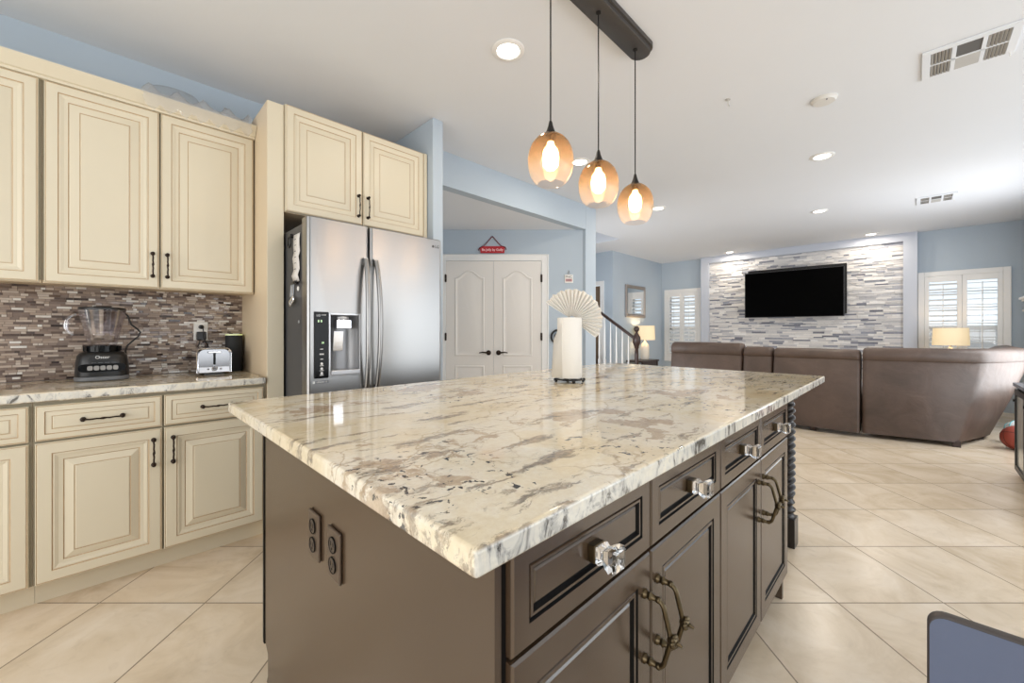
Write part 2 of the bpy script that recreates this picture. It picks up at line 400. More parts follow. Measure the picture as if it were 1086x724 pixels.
def wall_with_holes(axis, p0, p1, a0, a1, holes, z1=ZC):
    """wall slab between p0..p1 on its normal axis, along a0..a1, holes = (b0, b1, z0, z1) sorted"""
    m = MB()
    def bx(u0, u1, z0, zz):
        if u1 - u0 < 1e-4 or zz - z0 < 1e-4: return
        if axis == 'x': m.box(p0, p1, u0, u1, z0, zz)
        else: m.box(u0, u1, p0, p1, z0, zz)
    c = a0
    for b0, b1, z0, zt in holes:
        bx(c, b0, 0, z1); bx(b0, b1, 0, z0); bx(b0, b1, zt, z1); c = b1
    bx(c, a1, 0, z1)
    return m
WR = (-.90, -.11, .55, 2.02); WL = (3.36, 4.02, .56, 2.04)
struct(wall_with_holes('x', 9.1, 9.25, -1.3, 4.3, [WR, WL]).build('wall_far', wall_m, smooth=False))
m_ = wall_with_holes('y', -1.3, -1.15, 6.0, 9.25, [(6.15, 7.35, .5, 2.2)]).box(6.0, 6.12, -3.3, -1.3, 0, ZC)
struct(m_.build('wall_living', wall_m, smooth=False))
struct(wall_with_holes('y', -3.3, -3.18, -2.7, 6.0, [(.3, 5.8, .05, 2.35)]).build('wall_patio', wall_m, smooth=False))
struct(wall_with_holes('x', -2.7, -2.58, -3.3, 3.3, [(-1.9, 2.3, .4, 2.3)]).build('wall_breakfast', wall_m, smooth=False))
# patio doors and breakfast window frames
def frame_y(name, x0, x1, z0, z1, y0, y1, n, t=.06):
    m = MB().box(x0, x1, y0, y1, z0, z0 + t).box(x0, x1, y0, y1, z1 - t, z1)
    for k in range(n + 1):
        xx = x0 + (x1 - x0) * k / n; m.box(max(x0, xx - t / 2), min(x1, xx + t / 2), y0, y1, z0 + t, z1 - t)
    return struct(m.build(name, white_m, smooth=False))
frame_y('window_added', 6.15, 7.35, .5, 2.2, -1.26, -1.2, 2)  # unseen window added to carry the living room fill light
frame_y('window_3', .3, 5.8, .05, 2.35, -3.28, -3.2, 4)
mb = MB().box(-2.68, -2.6, -1.9, 2.3, .4, .46).box(-2.68, -2.6, -1.9, 2.3, 2.24, 2.3)
for k in range(4): mb.box(-2.68, -2.6, -1.9 + 4.2 * k / 3 - (.06 if k == 3 else 0), -1.84 + 4.2 * k / 3 - (.06 if k == 3 else 0), .46, 2.24)
struct(mb.build('window_4', white_m, smooth=False))
# TV wall bump-out framing the stone
mb = MB().box(8.99, 9.1, 3.09, 3.25, 0, ZC).box(8.99, 9.1, -.03, .13, 0, ZC).box(8.99, 9.1, .13, 3.09, 2.61, ZC)
struct(mb.build('wall_television', wallw_m, smooth=False))
mb = MB().box(9.06, 9.1, .13, 3.09, 0, 2.61); shade = [.3] * 6
z = .3
while z < 2.605:
    h = random.choice([.020, .026, .034]); z1 = min(z + h, 2.61); y = .13
    while y < 3.089:
        l = random.uniform(.06, .26); y1 = min(y + l, 3.09); d = random.uniform(.004, .03)
        mb.box(9.06 - d, 9.06, y + .001, y1 - .001, z + .001, z1 - .0008)
        r = random.random(); sh = random.uniform(.0, .22) if r < .10 else random.uniform(.2, .5) if r < .3 else random.uniform(.45, 1.)
        shade += [sh] * 6; y = y1
    z = z1
struct(mb.build('wall_stone', stone_m, smooth=False, attrs={'shade': shade}))
# kitchen backsplash of small glass and stone mosaic
mb = MB(); shade = []; gloss = []
mb.box(-1.4, .63, 3.192, 3.2, .914, 1.41); shade += [.35] * 6; gloss += [.8] * 6
z = .916; row = 0
while z < 1.40:
    x = -1.4 - random.random() * .03
    while x < .63:
        l = random.choice([.018, .028, .04, .055]); x0, x1 = max(x, -1.4), min(x + l, .63)
        if x1 - x0 > .004:
            tl, tw = random.gauss(0, .06), random.gauss(0, .03); yy = 3.1905
            hw, hh = (x1 - x0) / 2, .0053; zc = z + .006
            def Y(a, b): return yy - .0015 + a * math.tan(tw) + b * math.tan(tl)
            cx = (x0 + x1) / 2
            mb.add([(cx - hw + .001, Y(-hw, -hh), zc - hh), (cx + hw - .001, Y(hw, -hh), zc - hh), (cx + hw - .001, Y(hw, hh), zc + hh), (cx - hw + .001, Y(-hw, hh), zc + hh)], [(0, 1, 2, 3)])
            shade.append(min(1, max(0, random.gauss(.55, .27)))); gloss.append(.06 if random.random() < .35 else .4)
        x += l
    z += .0120; row += 1
struct(mb.build('wall_backsplash', mosaic_m, smooth=False, attrs={'shade': shade, 'gloss': gloss}, flip=False))

# far shuttered windows
def shutter_window(name, y0, y1, z0, z1, tilts, muntins):
    """window in the far wall seen from -x; local x = -world y"""
    r = bpy.data.objects.new(name, None); C.objects.link(r); r['kind'] = 'structure'; r.location = (9.1, (y0 + y1) / 2, 0); r.rotation_euler = (0, 0, -PI / 2)
    hw = (y1 - y0) / 2; cs = .075
    m = MB().box(-hw - cs, -hw, -.03, 0, z0 - cs, z1 + cs).box(hw, hw + cs, -.03, 0, z0 - cs, z1 + cs).box(-hw, hw, -.03, 0, z1, z1 + cs).box(-hw, hw, -.03, 0, z0 - cs, z0)
    m.build('casing', white_m, r, world=False, bevel=.006)
    m = MB().box(-hw, hw, .10, .125, z0, z0 + .04).box(-hw, hw, .10, .125, z1 - .04, z1).box(-hw, -hw + .04, .10, .125, z0, z1).box(hw - .04, hw, .10, .125, z0, z1)
    zm = z0 + (z1 - z0) * .45
    m.box(-hw, hw, .1, .125, zm - .02, zm + .02)
    for k in range(1, muntins): m.box(-hw + 2 * hw * k / muntins - .009, -hw + 2 * hw * k / muntins + .009, .1, .12, z0, z1)
    for k in range(1, 6): m.box(-hw, hw, .102, .118, z0 + (z1 - z0) * k / 6 - .008, z0 + (z1 - z0) * k / 6 + .008)
    m.build('sash', white_m, r, world=False, smooth=False)
    MB().box(-hw, hw, .110, .113, z0, z1).build('pane', pane_m, r, world=False, smooth=False)
    for i, tilt in enumerate(tilts):
        a, b = -hw + hw * i, -hw + hw * (i + 1); st = .05
        a += .002; b -= .002
        p = MB().box(a, a + st, -.028, .0, z0, z1).box(b - st, b, -.028, .0, z0, z1).box(a + st, b - st, -.028, 0, z0, z0 + .09).box(a + st, b - st, -.028, 0, z1 - .09, z1).build('shutter', white_m, r, world=False, bevel=.003)
        n = int((z1 - z0 - .18) / .078); mm = MB()
        for k in range(n):
            zc = z0 + .09 + (k + .5) * (z1 - z0 - .18) / n; s0 = len(mm.v)
            mm.lathe([(.5, -1), (.5, 1)], seg=10, axis='x')
            mm.move(s0, Matrix.Translation(((a + b) / 2, -.014, zc)) @ Matrix.Rotation(tilt, 4, 'X') @ Matrix.Diagonal((((b - a) / 2 - st - .001), .078, .011, 1)))
        mm.tube([((a + b) / 2, -.056, z0 + .12), ((a + b) / 2, -.056, z1 - .12)], .006, 6)
        mm.build('louver', white_m, p, world=False)
    return r
shutter_window('window_1', WR[0], WR[1], WR[2], WR[3], (.42, .06), 2)
shutter_window('window_2', WL[0], WL[1], WL[2], WL[3], (.62, .62), 2)
struct(MB().box(13.0, 13.2, -6, 9, -.1, 1.3).build('wall_outside', M('garden_wall_block', (206, 202, 200), .9, var=.08), smooth=False))
struct(MB().box(9.25, 13.0, -6, 9, -.2, -.1).build('ground_outside', M('gravel_yard', (186, 172, 152), .95, var=.2), smooth=False))

# pantry double door on the diagonal wall (local x to the right, -y towards the kitchen)
pd = bpy.data.objects.new('door_1', None); C.objects.link(pd); pd['kind'] = 'structure'
pd.location = (5.05 / S2, 5.05 / S2, 0); pd.rotation_euler = (0, 0, -PI / 4)
DC, DH = -.2305, 2.045
x0, x1 = DC - .60, DC + .60
mb = MB()
for a, b, c, d in ((x0 - .09, x0, 0, DH + .085), (x1, x1 + .09, 0, DH + .085), (x0, x1, DH + .004, DH + .085)):
    mb.box(a, b, -.018, 0, c, d); 
mb.box(x0 - .09, x0 - .07, -.026, 0, 0, DH + .085).box(x1 + .07, x1 + .09, -.026, 0, 0, DH + .085).box(x0 - .07, x1 + .07, -.026, 0, DH + .068, DH + .085)
mb.build('casing', white_m, pd, world=False, bevel=.004)
def arch_loop(xa, xb, za, zb, ins, y, hump):
    xa += ins; xb -= ins; za += ins; zb -= ins; n = 16; out = [(xa, y, za), (xb, y, za)]
    for k in range(n + 1):
        t = k / n; xx = xb + (xa - xb) * t
        s = abs(2 * t - 1); hgt = hump * (0.5 + .5 * math.cos(PI * min(1, s / .92))) ** .8 if s < .92 else 0
        out.append((xx, y, zb - hump + hgt))
    return out
for sgn in (-1, 1):
    a, b = (x0 + .003, DC - .0015) if sgn < 0 else (DC + .0015, x1 - .003)
    m = MB().box(a, b, -.012, -.001, .012, DH)
    for za, zb, hump in ((.86, 1.93, .09), (.16, .74, .0)):
        m.loft([arch_loop(a + .115, b - .115, za, zb, i, -.012 - h, hump) for i, h in ((0, 0), (.004, .007), (.012, .010), (.022, .003), (.034, .0015), (.060, .007))], True)
    lf = m.build('door_leaf', door_m, pd, world=False, angle=30)
    hx = DC + sgn * .062
    h = MB().lathe([(.031, -.012), (.031, -.018), (.026, -.022), (.012, -.024), (.012, -.055)], (hx, 0, .90), 20, 'y')
    h.tube([(hx, -.055, .90), (hx + sgn * .03, -.06, .903), (hx + sgn * .075, -.058, .908), (hx + sgn * .115, -.056, .900)], [.013, .011, .008, .006], 10)
    h.build('handle', bronze_m, lf, world=False)
    for zz in (.28, 1.10, 1.83):
        hg = x0 + .001 if sgn < 0 else x1 - .001
        MB().box(hg - .012, hg + .012, -.022, -.012, zz - .045, zz + .045).tube([(hg, -.024, zz - .05), (hg, -.024, zz + .05)], .006, 8).build('hinge', bronze_m, lf, world=False)
# hallway door beyond the stairs
hd = bpy.data.objects.new('door_2', None); C.objects.link(hd); hd['kind'] = 'structure'; hd.location = (6.95, 4.835, 0); hd.rotation_euler = (0, 0, -PI / 2)
MB().box(-.415, -.40, .02, .1, 0, 2.09).box(.39, .475, -.02, 0, 0, 2.17).box(-.475, -.39, -.02, 0, 0, 2.17).box(-.39, .39, -.02, 0, 2.085, 2.17).build('casing', white_m, hd, world=False, bevel=.004)
MB().box(-.388, .388, .04, .08, .01, 2.08).build('door_leaf', M('tan_door', (120, 98, 76), .5), hd, world=False)
# baseboards that could be seen
struct(MB().box(6.95, 9.0, 4.155, 4.17, 0, .1).build('baseboard_hall', white_m, smooth=False))

# ================================================================== STAIRS (beyond the pillar, climbing along +y)
st = bpy.data.objects.new('trim_3', None)
st.name = 'staircase'; C.objects.link(st); tag(st, 'dark wooden staircase with white balusters beyond the blue pillar', 'stairs'); st.location = (5.95, 3.5, 0)
sx0, sx1, sy, run, rise = 5.3, 6.55, 3.50, .27, .185
for k in range(10):
    MB().box(sx0, sx1, sy + k * run - .02, sy + (k + 1) * run, (k + 1) * rise - .035, (k + 1) * rise).build('tread', stair_m, st, bevel=.006)
    if k: pass
mb = MB()
for k in range(10): mb.box(sx0, sx1 - .03, sy + k * run, sy + k * run + .02 if k < 9 else sy + 10 * run, k * rise if k else 0, (k + 1) * rise - .035)
for k in range(10): mb.box(sx0, sx1 - .03, sy + k * run + .02, sy + (k + 1) * run, max(0, k * rise - .3), k * rise)
mb.build('riser', white_m, st, smooth=False)
sl = rise / run
nx, ny = 6.486, 3.42
mb = MB(); 
mb.box(nx - .05, nx + .05, ny - .05, ny + .05, 0, .28)
mb.lathe([(.05, .28), (.042, .30), (.03, .33), (.03, .40), (.036, .55), (.034, .75), (.028, .86), (.04, .88), (.042, .90)], (nx, ny, 0), 20)
mb.lathe([(.042, .90), (.07, .97), (.07, 1.06), (.035, 1.12), (.024, 1.14), (.024, 1.155), (.04, 1.175), (.05, 1.205), (.04, 1.24), (.018, 1.255)], (nx, ny, 0), 8)
mb.build('newel_post', stair_m, st, angle=50)
mb = MB(); L = 2.4
prof = [(-.03, -.025), (.03, -.025), (.032, .005), (.022, .025), (-.022, .025), (-.032, .005)]
mb.loft([[(nx + a, ny + .03 + t, 1.04 + b + sl * t) for a, b in prof] for t in (0, L)])
mb.build('handrail', stair_m, st, angle=50)
proto_bal = None
for k in range(18):
    yb = 3.575 + k * .12; step = int((yb - sy) / run); zb = (step + 1) * rise; zt = 1.02 + sl * (yb - ny - .03) - .005; h = zt - zb
    MB().box(nx - .016, nx + .016, yb - .016, yb + .016, zb, zb + .10).lathe([(.016, zb + .1), (.011, zb + .12), (.017, zb + .17), (.013, zb + h * .6), (.009, zb + h - .02), (.012, zt)], (nx, yb, 0), 10).build('baluster', white_m, st)

# ================================================================== KITCHEN WALL CABINETS
GL = 1
UP = [(0, 0, 0), (0, .014, 0), (.003, .018, 0), (.0055, .0165, GL), (.008, .019, 0), (.042, .020, 0), (.0455, .016, GL), (.050, .0175, 0), (.062, .013, 0), (.0745, .011, 0), (.078, .008, GL), (.083, .010, 0), (.112, .0175, 0), (.1155, .016, GL), (.1185, .0185, 0)]
def scaled(lv, k): return [(a * k, h, m) for a, h, m in lv]
def pull(parent, cx, y, cz, L, vertical, mat=bronze_m, name='handle'):
    m = MB()
    for s in (-1, 1):
        px, pz = (cx, cz + s * L / 2) if vertical else (cx + s * L / 2, cz)
        m.lathe([(.010, y), (.010, y - .003), (.006, y - .006), (.005, y - .020)], (px, 0, pz), 12, 'y')
        m.sphere((px, y - .022, pz), .0085, 10, 8)
    pts = []; rr = []
    for i in range(13):
        t = i / 12 - .5; w = .0007 * math.sin(t * 26)
        pts.append((cx + w, y - .022 - .006 * math.cos(t * PI), cz + t * L) if vertical else (cx + t * L, y - .022 - .006 * math.cos(t * PI), cz + w)); rr.append(.0036 + (.0020 if abs(t) < .05 else 0))
    m.tube(pts, rr, 8)
    return m.build(name, mat, parent)
def cream_front(root, name, x0, x1, z0, z1, y, k, handle=None, L=.118):
    m = MB().rings(x0, x1, z0, z1, y, scaled(UP, k))
    d = m.build(name, [cream_m, glaze_m], root, angle=25)
    if handle:
        hx, hz, v = handle; pull(d, hx, y - .019, hz, L, v)
    return d
UY = 2.868; UZ0, UZ1 = 1.395, 2.335
def upper(x0, x1, label, doors):
    r = thing('wall_cabinet', label, 'cabinet', ((x0 + x1) / 2, 3.0, UZ0))
    MB().box(x0, x1, UY, 3.19, UZ0 + .012, UZ1 + .02, 0).box(x0 + .001, x1 - .001, UY + .001, UY + .03, UZ0, UZ0 + .012, 1).build('carcass', [panel_m, panel_m], r, smooth=False)
    MB().box(x0 + .0005, x1 - .0005, UY - .001, UY, UZ0 + .013, UZ1 + .019).build('face_frame', creamgap_m, r, smooth=False)
    for a, b, h in doors:
        cream_front(r, 'door', a, b, UZ0 + .003, UZ1, UY - .001, 1, (h, 1.52, True))
    return r
upper(-1.035, -.222, 'cream wall cabinet cut off by the left picture edge', [(-1.03, -.632, -.66), (-.627, -.231, -.60)])
upper(-.221, .628, 'cream two-door wall cabinet above the blender and toaster', [(-.214, .188, .162), (.195, .621, .221)])
# crown
mb = MB(); prof = [(UY - .001, 2.336), (UY - .022, 2.337), (UY - .024, 2.348), (UY - .034, 2.352), (UY - .040, 2.362), (UY - .062, 2.392), (UY - .066, 2.398), (UY - .066, 2.406), (UY + .03, 2.406), (UY + .03, 2.356), (UY - .001, 2.356)]
mb.prism([(a, b) for a, b in prof], -1.035, .628, 'x')
o = mb.build('crown_moulding', [cream_m], angle=25); tag(o, 'stepped cream crown moulding along the top of the wall cabinets', 'moulding')
o = MB().box(-1.035, .628, 2.90, 3.19, 2.356, 2.372).build('cabinet_top_board', cream_m, smooth=False); tag(o, 'cream dust board on top of the wall cabinets', 'board')

# base cabinets
BY = 2.60
LO = [(0, 0, 0), (0, .014, 0), (.003, .018, 0), (.0055, .0165, GL), (.008, .019, 0), (.046, .020, 0), (.0495, .016, GL), (.054, .0175, 0), (.066, .013, 0), (.0785, .011, 0), (.082, .008, GL), (.087, .010, 0), (.110, .0175, 0), (.1135, .016, GL), (.1165, .0185, 0)]
DR = [(0, 0, 0), (0, .014, 0), (.003, .018, 0), (.0055, .0165, GL), (.008, .019, 0), (.026, .020, 0), (.029, .015, GL), (.034, .0165, 0), (.046, .018, 0), (.0485, .016, GL), (.0515, .0185, 0)]
def base(x0, x1, label, cols):
    r = thing('base_cabinet', label, 'cabinet', ((x0 + x1) / 2, 2.9, 0))
    MB().box(x0, x1, BY + .001, 3.19, .105, .872).build('carcass', panel_m, r, smooth=False)
    MB().box(x0 + .0005, x1 - .0005, BY, BY + .001, .106, .871).build('face_frame', creamgap_m, r, smooth=False)
    MB().box(x0, x1, BY + .07, BY + .085, 0, .105).build('toe_kick', cream_m, r, smooth=False)
    for a, b, h in cols:
        m = MB().rings(a, b, .709, .858, BY, DR); d = m.build('drawer', [cream_m, glaze_m], r, angle=25)
        pull(d, (a + b) / 2, BY - .019, .7835, .125, False)
        m = MB().rings(a, b, .110, .700, BY, LO); d = m.build('door', [cream_m, glaze_m], r, angle=25)
        if h: pull(d, h, BY - .019, .59, .118, True)
    return r
base(-1.10, -.227, 'cream base cabinet cut off by the left picture edge', [(-1.09, -.66, None), (-.65, -.236, None)])
base(-.226, .628, 'cream base cabinet with two drawers below the blender', [(-.219, .181, .150), (.189, .612, .222)])
o = MB().box(-1.10, .622, 2.568, 3.19, .8735, .914).build('kitchen_countertop', granite_m, bevel=.010, seg=3); tag(o, 'granite countertop along the mosaic backsplash', 'countertop')

# fridge enclosure
PY = 2.585
o = MB().box(.63, .715, PY, 3.195, 0, 2.478).build('refrigerator_side_panel', panel_m, bevel=.002)
o.data.materials.append(cream_m)
for p in o.data.polygons:
    if p.normal.y < -.5: p.material_index = 1  # front plain cream; the other faces carry warm shading in their colour
tag(o, 'tall cream end panel between the wall cabinets and refrigerator', 'panel')
r = thing('over_refrigerator_cabinet', 'cream two-door cabinet above the stainless refrigerator', 'cabinet', (1.18, 2.9, 1.86))
MB().box(.717, 1.672, PY, 3.195, 1.862, 2.486).build('carcass', panel_m, r, smooth=False)
MB().box(.718, 1.644, PY - .001, PY, 1.863, 2.485).build('face_frame', creamgap_m, r, smooth=False)
MB().box(1.646, 1.674, PY - .018, PY + .05, 1.862, 2.486).build('filler_strip', cream_m, r, bevel=.002)
for a, b, h in ((.720, 1.176, 1.148), (1.182, 1.643, 1.212)):
    cream_front(r, 'door', a, b, 1.866, 2.483, PY - .001, 1, (h, 1.985, True), .13)

# ================================================================== REFRIGERATOR
fr = thing('refrigerator', 'stainless french-door refrigerator with ice and water dispenser', 'refrigerator', (1.12, 2.6, 0))
FX0, FX1, FM, FY = .722, 1.562, 1.060, 2.22
MB().box(FX0 + .005, FX1 - .005, 2.30, 3.10, .03, 1.745).box(FX0 + .06, FX0 + .12, 2.24, 2.30, 1.745, 1.765).build('body', dkgrey_m, fr, bevel=.006)
for xx in (FX0 + .05, FX1 - .05):
    for yy in (2.36, 3.04): MB().lathe([(.02, 0), (.02, .03)], (xx, yy, 0), 12).build('foot', blackp_m, fr)
def fdoor(name, xa, xb, za, zb):
    m = MB(); n = 10; loops = []
    def lp(ins, zz): 
        pts = []
        R = .02
        for k in range(5): a = PI + PI / 2 * k / 4; pts.append((xa + ins + R + R * math.cos(a), FY + .075 - ins * 0 - (.075 - R) + R * math.sin(a) + ins, zz))
        for k in range(5): a = 1.5 * PI + PI / 2 * k / 4; pts.append((xb - ins - R + R * math.cos(a), FY + R + R * math.sin(a) + ins, zz))
        pts += [(xb - ins, FY + .074, zz), (xa + ins, FY + .074, zz)]
        return pts
    m.loft([lp(.006, za), lp(0, za + .006), lp(0, zb - .006), lp(.006, zb)])
    return m.build(name, steel_m, fr, angle=40)
# left door in four pieces around the dispenser opening would show seams: keep one slab and set the dispenser on its face
ld = fdoor('door', FX0, FM - .003, .74, 1.772)
rd = fdoor('door', FM + .003, FX1, .74, 1.772)
fz = fdoor('freezer_drawer', FX0, FX1, .06, .733)
def bar(root, x, z0, z1, lean):
    m = MB(); pts = []; rr = []
    for i in range(17):
        t = i / 16; pts.append((x + lean * math.sin(t * PI) * .006, FY - .018 - .045 * math.sin(t * PI) ** .6, z0 + (z1 - z0) * t)); rr.append(.014)
    s0 = len(m.v); m.tube(pts, rr, 12)
    m.box(x - .012, x + .012, FY - .02, FY + .004, z0 - .01, z0 + .03).box(x - .012, x + .012, FY - .02, FY + .004, z1 - .03, z1 + .01)
    return m.build('handle', steel_m, root)
bar(ld, FM - .030, .83, 1.575, -1); bar(rd, FM + .030, .83, 1.575, 1)
m = MB().tube([(FX0 + .06, FY - .05, .68), (FX1 - .06, FY - .05, .68)], .014, 12).box(FX0 + .06, FX0 + .09, FY - .05, FY + .004, .667, .693).box(FX1 - .09, FX1 - .06, FY - .05, FY + .004, .667, .693); m.build('handle', steel_m, fz)
# dispenser niche cut into the left door
dx0, dx1, dz0, dz1 = .757, 1.005, .925, 1.268
px1 = .828
cut = MB().box(px1 + .010, dx1 - .008, FY - .05, FY + .064, dz0 + .032, dz1 - .010).build('cutter', steel_m, fr)
bo = ld.modifiers.new('niche', 'BOOLEAN'); bo.operation = 'DIFFERENCE'; bo.object = cut; bo.solver = 'EXACT'
bpy.context.view_layer.update()
nm = bpy.data.meshes.new_from_object(ld.evaluated_get(bpy.context.evaluated_depsgraph_get())); ld.modifiers.clear(); ld.data = nm; nm.name = 'door'
bpy.data.objects.remove(cut)
for d_ in (ld, rd, fz): q = d_.modifiers.new('weighted', 'WEIGHTED_NORMAL'); q.keep_sharp = True
m = MB(); fx0, fx1, fz0, fz1 = px1 + .001, dx1, dz0, dz1
for a, b, c, d in ((fx0, fx0 + .010, fz0, fz1), (fx1 - .009, fx1, fz0, fz1), (fx0 + .010, fx1 - .009, fz1 - .011, fz1), (fx0 + .010, fx1 - .009, fz0, fz0 + .008)): m.box(a, b, FY - .007, FY + .004, c, d)
disp = m.build('dispenser', silver_m, ld, bevel=.002)
nx0, nx1, nz0, nz1 = px1 + .0105, dx1 - .0085, dz0 + .0325, dz1 - .0105
m = MB()
def nl(z_):   # curved back of the niche
    return [(nx0 + (nx1 - nx0) * k / 14, FY + .062 - .0 - .052 * (abs(2 * k / 14 - 1)) ** 3.0, z_) for k in range(15)]
m.loft([nl(nz0), nl(nz1)], False, False); m.add([(nx0, FY + .002, nz0), (nx1, FY + .002, nz0)] + nl(nz0)[::-1], [tuple(range(17))]); m.add([(nx0, FY + .002, nz1), (nx1, FY + .002, nz1)] + nl(nz1)[::-1], [tuple(range(17))])
m.build('niche_lining', M('niche_silver', (150, 150, 152), .35, metal=.5), disp, flip=False)
MB().box(nx0, nx1, FY - .022, FY + .030, dz0 + .008, dz0 + .034).build('drip_tray', silver_m, disp, bevel=.004)
MB().box(px1 + .042, dx1 - .055, FY - .012, FY + .04, dz1 - .085, dz1 - .035).build('nozzle', chrome_m, disp, bevel=.004)
MB().sphere(((px1 + dx1) / 2 - .006, FY + .012, dz1 - .026), .034, 16, 10, (1, .6, .45)).build('chute', silver_m, disp)
m = MB().box(px1 + .034, dx1 - .088, -.004, .004, -.055, .055); m.move(0, Matrix.Translation((0, FY + .022, dz1 - .152)) @ Matrix.Rotation(.12, 4, 'X')); m.build('paddle', chrome_m, disp, bevel=.003)
cp = MB().box(dx0, px1 - .001, FY - .009, FY + .001, dz0 - .004, dz1 + .004).build('control_panel', blackg_m, ld, bevel=.002)
inv = Vector((1.12, 2.6, 0))
def ftext(body, size, mat, x, z, par, y=FY - .0095, name='lettering'): return text(name, body, size, mat, par, (x - 1.12, y - 2.6, z))
wl = M('white_lettering', (225, 225, 225), .5)
ftext('LG', .016, wl, .775, 1.252, cp); ftext('LINEAR', .008, wl, .802, 1.255, cp)
ftext('8 8', .018, green_m, .783, 1.222, cp); ftext('38', .014, green_m, .797, 1.108, cp)
for i, (zz, bw) in enumerate(((1.075, .016), (1.05, .022), (1.047, .022), (1.022, .014))): MB().box(.792 - bw / 2, .792 + bw / 2, FY - .0096, FY - .009, zz - .002, zz + .002).build('marking', wl, cp, smooth=False)
for zz in (.998, .972, .948): MB().lathe([(.007, FY - .0096), (.007, FY - .009)], (.792, 0, zz), 12, 'y').box(.782, .802, FY - .0096, FY - .009, zz - .012, zz - .009).build('button', wl, cp)
stk = MB().box(.748, .830, FY - .0015, FY + .0005, .893, .908).build('sticker', M('grey_sticker', (120, 122, 126), .5), ld, smooth=False)
MB().box(.749, .761, FY - .002, FY - .0014, .894, .907).build('square_mark', wl, stk, smooth=False); ftext('LINEAR 10', .012, wl, .795, .9005, stk, FY - .002)
ftext('LG', .026, M('logo_dark', (70, 66, 66), .4), 1.522, 1.722, rd, FY - .001)
MB().lathe([(.0085, FY - .001), (.0085, FY + .0005)], (1.492, 0, 1.722), 14, 'y').build('emblem', M('logo_dot', (70, 66, 66), .4), rd)

# things stuck on the refrigerator's left flank
SX = FX0 + .005
m = MB(); pts = []
for i in range(9):
    t = i / 8; dx = .003 + .010 * math.sin(t * 9) ** 2 * (.3 + t)
    pts.append([(SX - dx, 2.335, 1.70 - .26 * t), (SX - dx - .002, 2.43, 1.70 - .26 * t)])
m.loft(pts, False, False); 
o = m.build('note_sheet', note_m, smooth=True, flip=False); sm = o.modifiers.new('s', 'SOLIDIFY'); sm.thickness = .0008
tag(o, 'curled white paper list stuck on the side of the refrigerator', 'note')
for k in range(6): MB().box(SX - .0162, SX - .0155, 2.36, 2.36 + random.uniform(.02, .035), 1.665 - k * .032, 1.668 - k * .032).build('printed_line', ink_m, o, smooth=False)
t = thing('magnetic_clip', 'black ring-shaped magnet clip holding the paper list', 'magnet', (SX - .012, 2.46, 1.665))
m = MB().tube([(SX - .02, 2.46 + .025 * math.cos(a), 1.665 + .03 * math.sin(a)) for a in [2 * PI * k / 16 for k in range(16)]], .005, 8, closed=True); m.build('ring', blackp_m, t)
MB().box(SX - .018, SX, 2.45, 2.47, 1.69, 1.71).build('magnet', blackp_m, t, bevel=.002)
t = thing('measuring_spoon_bunch', 'bunch of silver measuring spoons hanging on the refrigerator side', 'spoons', (SX - .01, 2.42, 1.45))
MB().box(SX - .012, SX, 2.37, 2.47, 1.425, 1.445).tube([(SX - .01, 2.37, 1.435), (SX - .03, 2.35, 1.43), (SX - .03, 2.33, 1.435)], .005, 8).build('hook', blackp_m, t, bevel=.002)
for k in range(3):
    yy = 2.40 + k * .022
    MB().tube([(SX - .014, yy, 1.425), (SX - .016, yy + .004, 1.36)], .003, 6).sphere((SX - .018, yy + .005, 1.345 - .01 * k), .016, 12, 8, (.45, 1, 1.2)).build('spoon', chrome_m, t)
o = MB().sphere((SX - .004, 2.36, 1.40), .014, 14, 8, (.35, 1, 1)).build('round_magnet', whiteplas_m); tag(o, 'round white magnet just under the paper list', 'magnet')
o = MB().sphere((SX - .004, 2.35, 1.22), .010, 14, 8, (.35, 1, 1)).build('round_magnet', silver_m); tag(o, 'small silver magnet low on the refrigerator side', 'magnet')

# ================================================================== COUNTER APPLIANCES
bl = thing('blender', 'black countertop blender with clear ribbed jar', 'blender', (-.025, 3.03, .914))
def sq(w, d, z, n=28, p=3.2):
    out = []
    for k in range(n):
        a = 2 * PI * k / n; c, s_ = math.cos(a), math.sin(a)
        out.append((w * math.copysign(abs(c) ** (2 / p), c), d * math.copysign(abs(s_) ** (2 / p), s_), z))
    return out
MB().loft([sq(.100, .092, .002), sq(.104, .096, .006), sq(.104, .096, .020), sq(.100, .092, .024)]).build('foot_band', grey_m, bl, world=False)
body = MB().loft([sq(.101, .093, .024), sq(.102, .094, .030), sq(.099, .091, .09), sq(.094, .086, .128), sq(.084, .076, .143), sq(.070, .066, .149)]).build('motor_base', blackp_m, bl, world=False, angle=50)
m = MB().lathe([(.068, .149), (.068, .178), (.060, .182)], seg=24)
for k in range(12):
    a = 2 * PI * k / 12; s0 = len(m.v); m.box(.066, .072, -.009, .009, .152, .178); m.move(s0, Matrix.Rotation(a, 4, 'Z'))
m.build('collar', blackg_m, bl, world=False)
def jar(r, z): 
    return [((r * (1 + .035 * math.cos(8 * 2 * PI * k / 64))) * math.cos(2 * PI * k / 64), (r * (1 + .035 * math.cos(8 * 2 * PI * k / 64))) * math.sin(2 * PI * k / 64), z) for k in range(64)]
m = MB().loft([jar(.050, .182), jar(.054, .19), jar(.066, .25), jar(.078, .31), jar(.086, .355), jar(.089, .368)], False); m.loft([jar(.086, .368), jar(.083, .355), jar(.074, .31), jar(.062, .25), jar(.048, .195)], True)
jr = m.build('jar', glass_m, bl, world=False, angle=80)
m = MB(); hp = []
for i in range(13):
    a = -.95 + 2.15 * i / 12; hp.append((-.085 - .058 * math.cos(a) * 1.0 + .012, -.005, .285 + .062 * math.sin(a)))
m.tube(hp, .011, 12); m.build('jar_handle', glass_m, jr, world=False)
